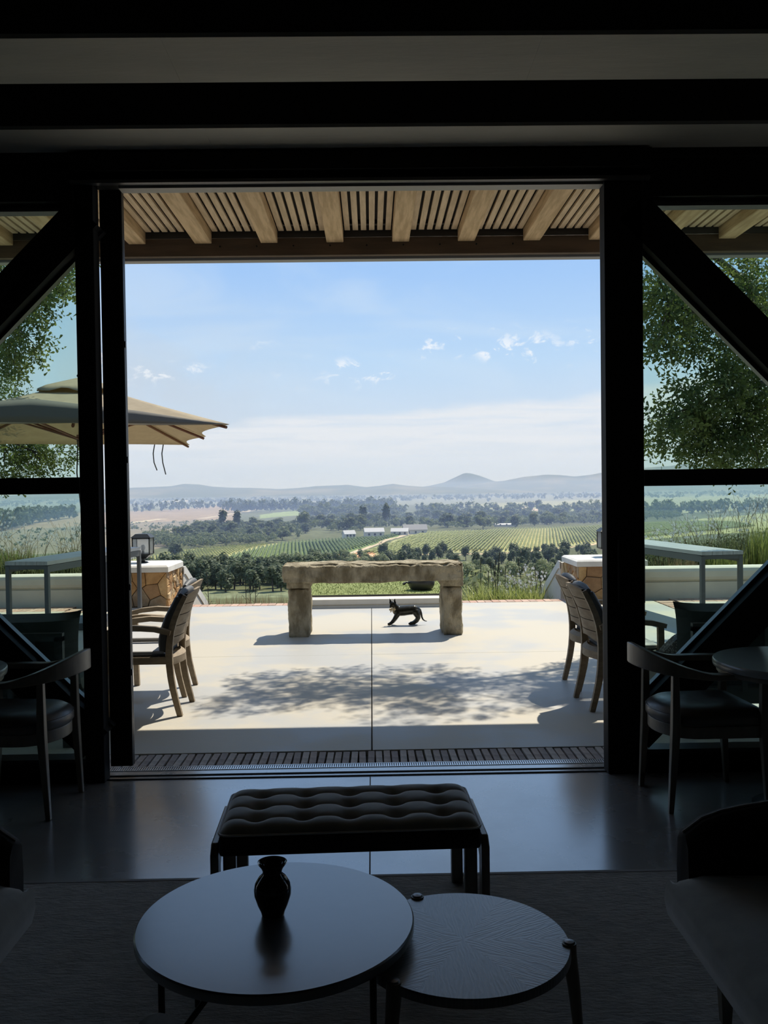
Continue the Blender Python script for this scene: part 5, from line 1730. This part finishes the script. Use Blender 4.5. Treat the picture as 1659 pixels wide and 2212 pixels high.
# ---------------------------------------------------------------- small round tables
for lab, x, y in (('round dark pedestal table with a vase, right edge of the picture', 2.02, 4.27), ('round dark pedestal table, its rim at the left edge of the picture', -2.16, 4.33)):
    p = thing('pedestal_table', lab, 'table', (x, y, 0))
    MB().lathe([(0.365, 0.675), (0.375, 0.68), (0.378, 0.69), (0.378, 0.708), (0.374, 0.714), (0.0, 0.714)], 64).build('tabletop', MAT['pale_top'], p)
    MB().lathe([(0.36, 0.655), (0.36, 0.676)], 48).build('rim', MAT['dark_wood'], p)
    MB().lathe([(0.20, 0), (0.20, 0.012), (0.06, 0.03), (0.03, 0.06), (0.028, 0.60), (0.09, 0.66)], 32).build('pedestal', MAT['metal_leg'], p)
tv = tag(MB().lathe(vase_prof(1.05), 40).build('vase', MAT['vase'], loc=(1.985, 4.20, 0.714), angle=60), 'black vase with a dry twig on the round table at the right edge', 'vase')
MB().tube([(0, 0, 0.12), (-0.03, 0, 0.17), (-0.05, 0, 0.19), (-0.075, 0.01, 0.215)], 0.0025, 5).tube([(-0.05, 0, 0.19), (-0.06, 0, 0.22)], 0.002, 5).build('twig', M('dry_twig', (0.35, 0.33, 0.28), 0.9), tv)

# ---------------------------------------------------------------- lounge armchairs at the sides
def lounge_chair(label, loc, mir):
    """facing -x before mirroring; origin at the front of the seat, far corner"""
    c = thing('lounge_armchair', label, 'armchair', loc)
    s = -1 if mir else 1
    S = lambda vs: [(s * p[0], p[1], p[2]) for p in vs]
    D, W = 0.74, 0.80
    m = MB()                                         # seat cushion with a softly rounded front
    def seat(u, v):
        prof = [(0.03, 0.275), (0.006, 0.285), (-0.006, 0.335), (0.0, 0.382), (0.03, 0.405), (0.10, 0.42), (0.35, 0.415), (0.60, 0.41)]
        k = v * 7
        i = min(6, int(k))
        f = k - i
        x = prof[i][0] * (1 - f) + prof[i + 1][0] * f
        z = prof[i][1] * (1 - f) + prof[i + 1][1] * f
        e = min(u, 1 - u) * W
        z -= 0.03 * math.exp(-e / 0.02) * (v > .5)
        return (s * x, -u * W, z)
    m.grid(seat, 30, 21)
    m.box(*sorted((s * 0.03, s * 0.62))[:1], -W + .01, 0.262, sorted((s * 0.03, s * 0.62))[1], -0.01, 0.33)
    m.build('seat', MAT['velvet'], c, fix=True, angle=50)
    # wrap-around shell: far arm, back, near arm; low at the front, higher behind
    path = []
    for k in range(8):
        path.append((0.06 + 0.40 * k / 7, 0.03, k / 7 * 0.4))
    for k in range(1, 9):
        a = R(90 - 90 * k / 8)
        path.append((0.46 + 0.24 * math.cos(a), -0.21 + 0.24 * math.sin(a), 0.4 + 0.6 * k / 8))
    half = path[:]
    path += [(p[0], -W - p[1], p[2]) for p in half[::-1]]
    vs, fs = [], []
    n = len(path)
    for k, (x, y, f) in enumerate(path):
        x0, y0 = path[max(k - 1, 0)][:2]
        x1, y1 = path[min(k + 1, n - 1)][:2]
        L = math.hypot(x1 - x0, y1 - y0)
        nx, ny = -(y1 - y0) / L, (x1 - x0) / L
        top = 0.565 + 0.14 * f
        endc = min(k, n - 1 - k)
        top -= (0.05, 0.016, 0.004)[endc] if endc < 3 else 0
        for q, (o_, z) in enumerate(((0.045, 0.25), (0.052, 0.40), (0.045, top - 0.03), (0.022, top), (-0.022, top), (-0.045, top - 0.03), (-0.052, 0.40), (-0.045, 0.25))):
            vs.append((s * (x + nx * o_), y + ny * o_, z))
    for k in range(n - 1):
        fs += [(k * 8 + q, k * 8 + (q + 1) % 8, k * 8 + 8 + (q + 1) % 8, k * 8 + 8 + q) for q in range(8)]
    fs += [tuple(range(8))[::-1], tuple(range((n - 1) * 8, n * 8))]
    MB().add(vs, fs, 0, True).build('shell', MAT['shell'], c, angle=60)
    rim = [(s * x, y, 0.567 + 0.14 * f - ((0.05, 0.016, 0.004)[min(k, n - 1 - k)] if min(k, n - 1 - k) < 3 else 0)) for k, (x, y, f) in enumerate(path)]
    MB().tube(rim, 0.004, 5).build('piping', MAT['velvet'], c)
    for x, y in ((0.15, -0.06), (0.15, -W + 0.06), (0.62, -0.12), (0.62, -W + 0.12)):
        m = MB()
        vs = [(s * (x + sx * 0.013), y + sy * 0.013, 0) for sx, sy in ((-1, -1), (1, -1), (1, 1), (-1, 1))] + [(s * (x + sx * 0.026), y + sy * 0.026, 0.27) for sx, sy in ((-1, -1), (1, -1), (1, 1), (-1, 1))]
        m.add(vs, [(3, 2, 1, 0), (4, 5, 6, 7)] + [(q, (q + 1) % 4, 4 + (q + 1) % 4, 4 + q) for q in range(4)]).build('leg', MAT['dark_wood'], c)
    return c


lounge_chair('dark velvet lounge armchair at the right edge of the picture', (0.845, 2.60, 0.012), False)
lounge_chair('dark velvet lounge armchair at the left edge of the picture', (-1.005, 2.63, 0.012), True)
# the chair in front of the camera: only the tips of its padded arms reach into view
k = thing('lounge_armchair', 'dark armchair whose rounded arm tips poke in at the bottom edge', 'armchair', (0.03, 1.0, 0.012))
for sx, xx, zz in ((-1, -0.37, 0.738), (1, 0.40, 0.708)):
    MB().tube([(xx, -0.30, zz - .05), (xx, 0.30, zz - .045), (xx, 0.38, zz - .05), (xx, 0.42, zz - .075), (xx, 0.425, zz - 0.13)], [0.045, 0.045, 0.044, 0.038, 0.02], 16).build('arm', MAT['shell'], k)
    MB().tube([(xx, 0.36, 0.0), (xx, 0.38, zz - 0.07)], [0.014, 0.018], 8).build('leg', MAT['dark_wood'], k)
    MB().tube([(xx, -0.30, 0.0), (xx, -0.28, zz - 0.07)], [0.014, 0.018], 8).build('leg', MAT['dark_wood'], k)
MB().box(-0.36, -0.28, 0.30, 0.375, 0.36, 0.43).build('seat', MAT['velvet'], k, bevel=0.03, segs=3)
MB().box(-0.36, -0.36, 0.30, 0.375, -0.27, 0.74).build('backrest', MAT['shell'], k, bevel=0.03, segs=3)
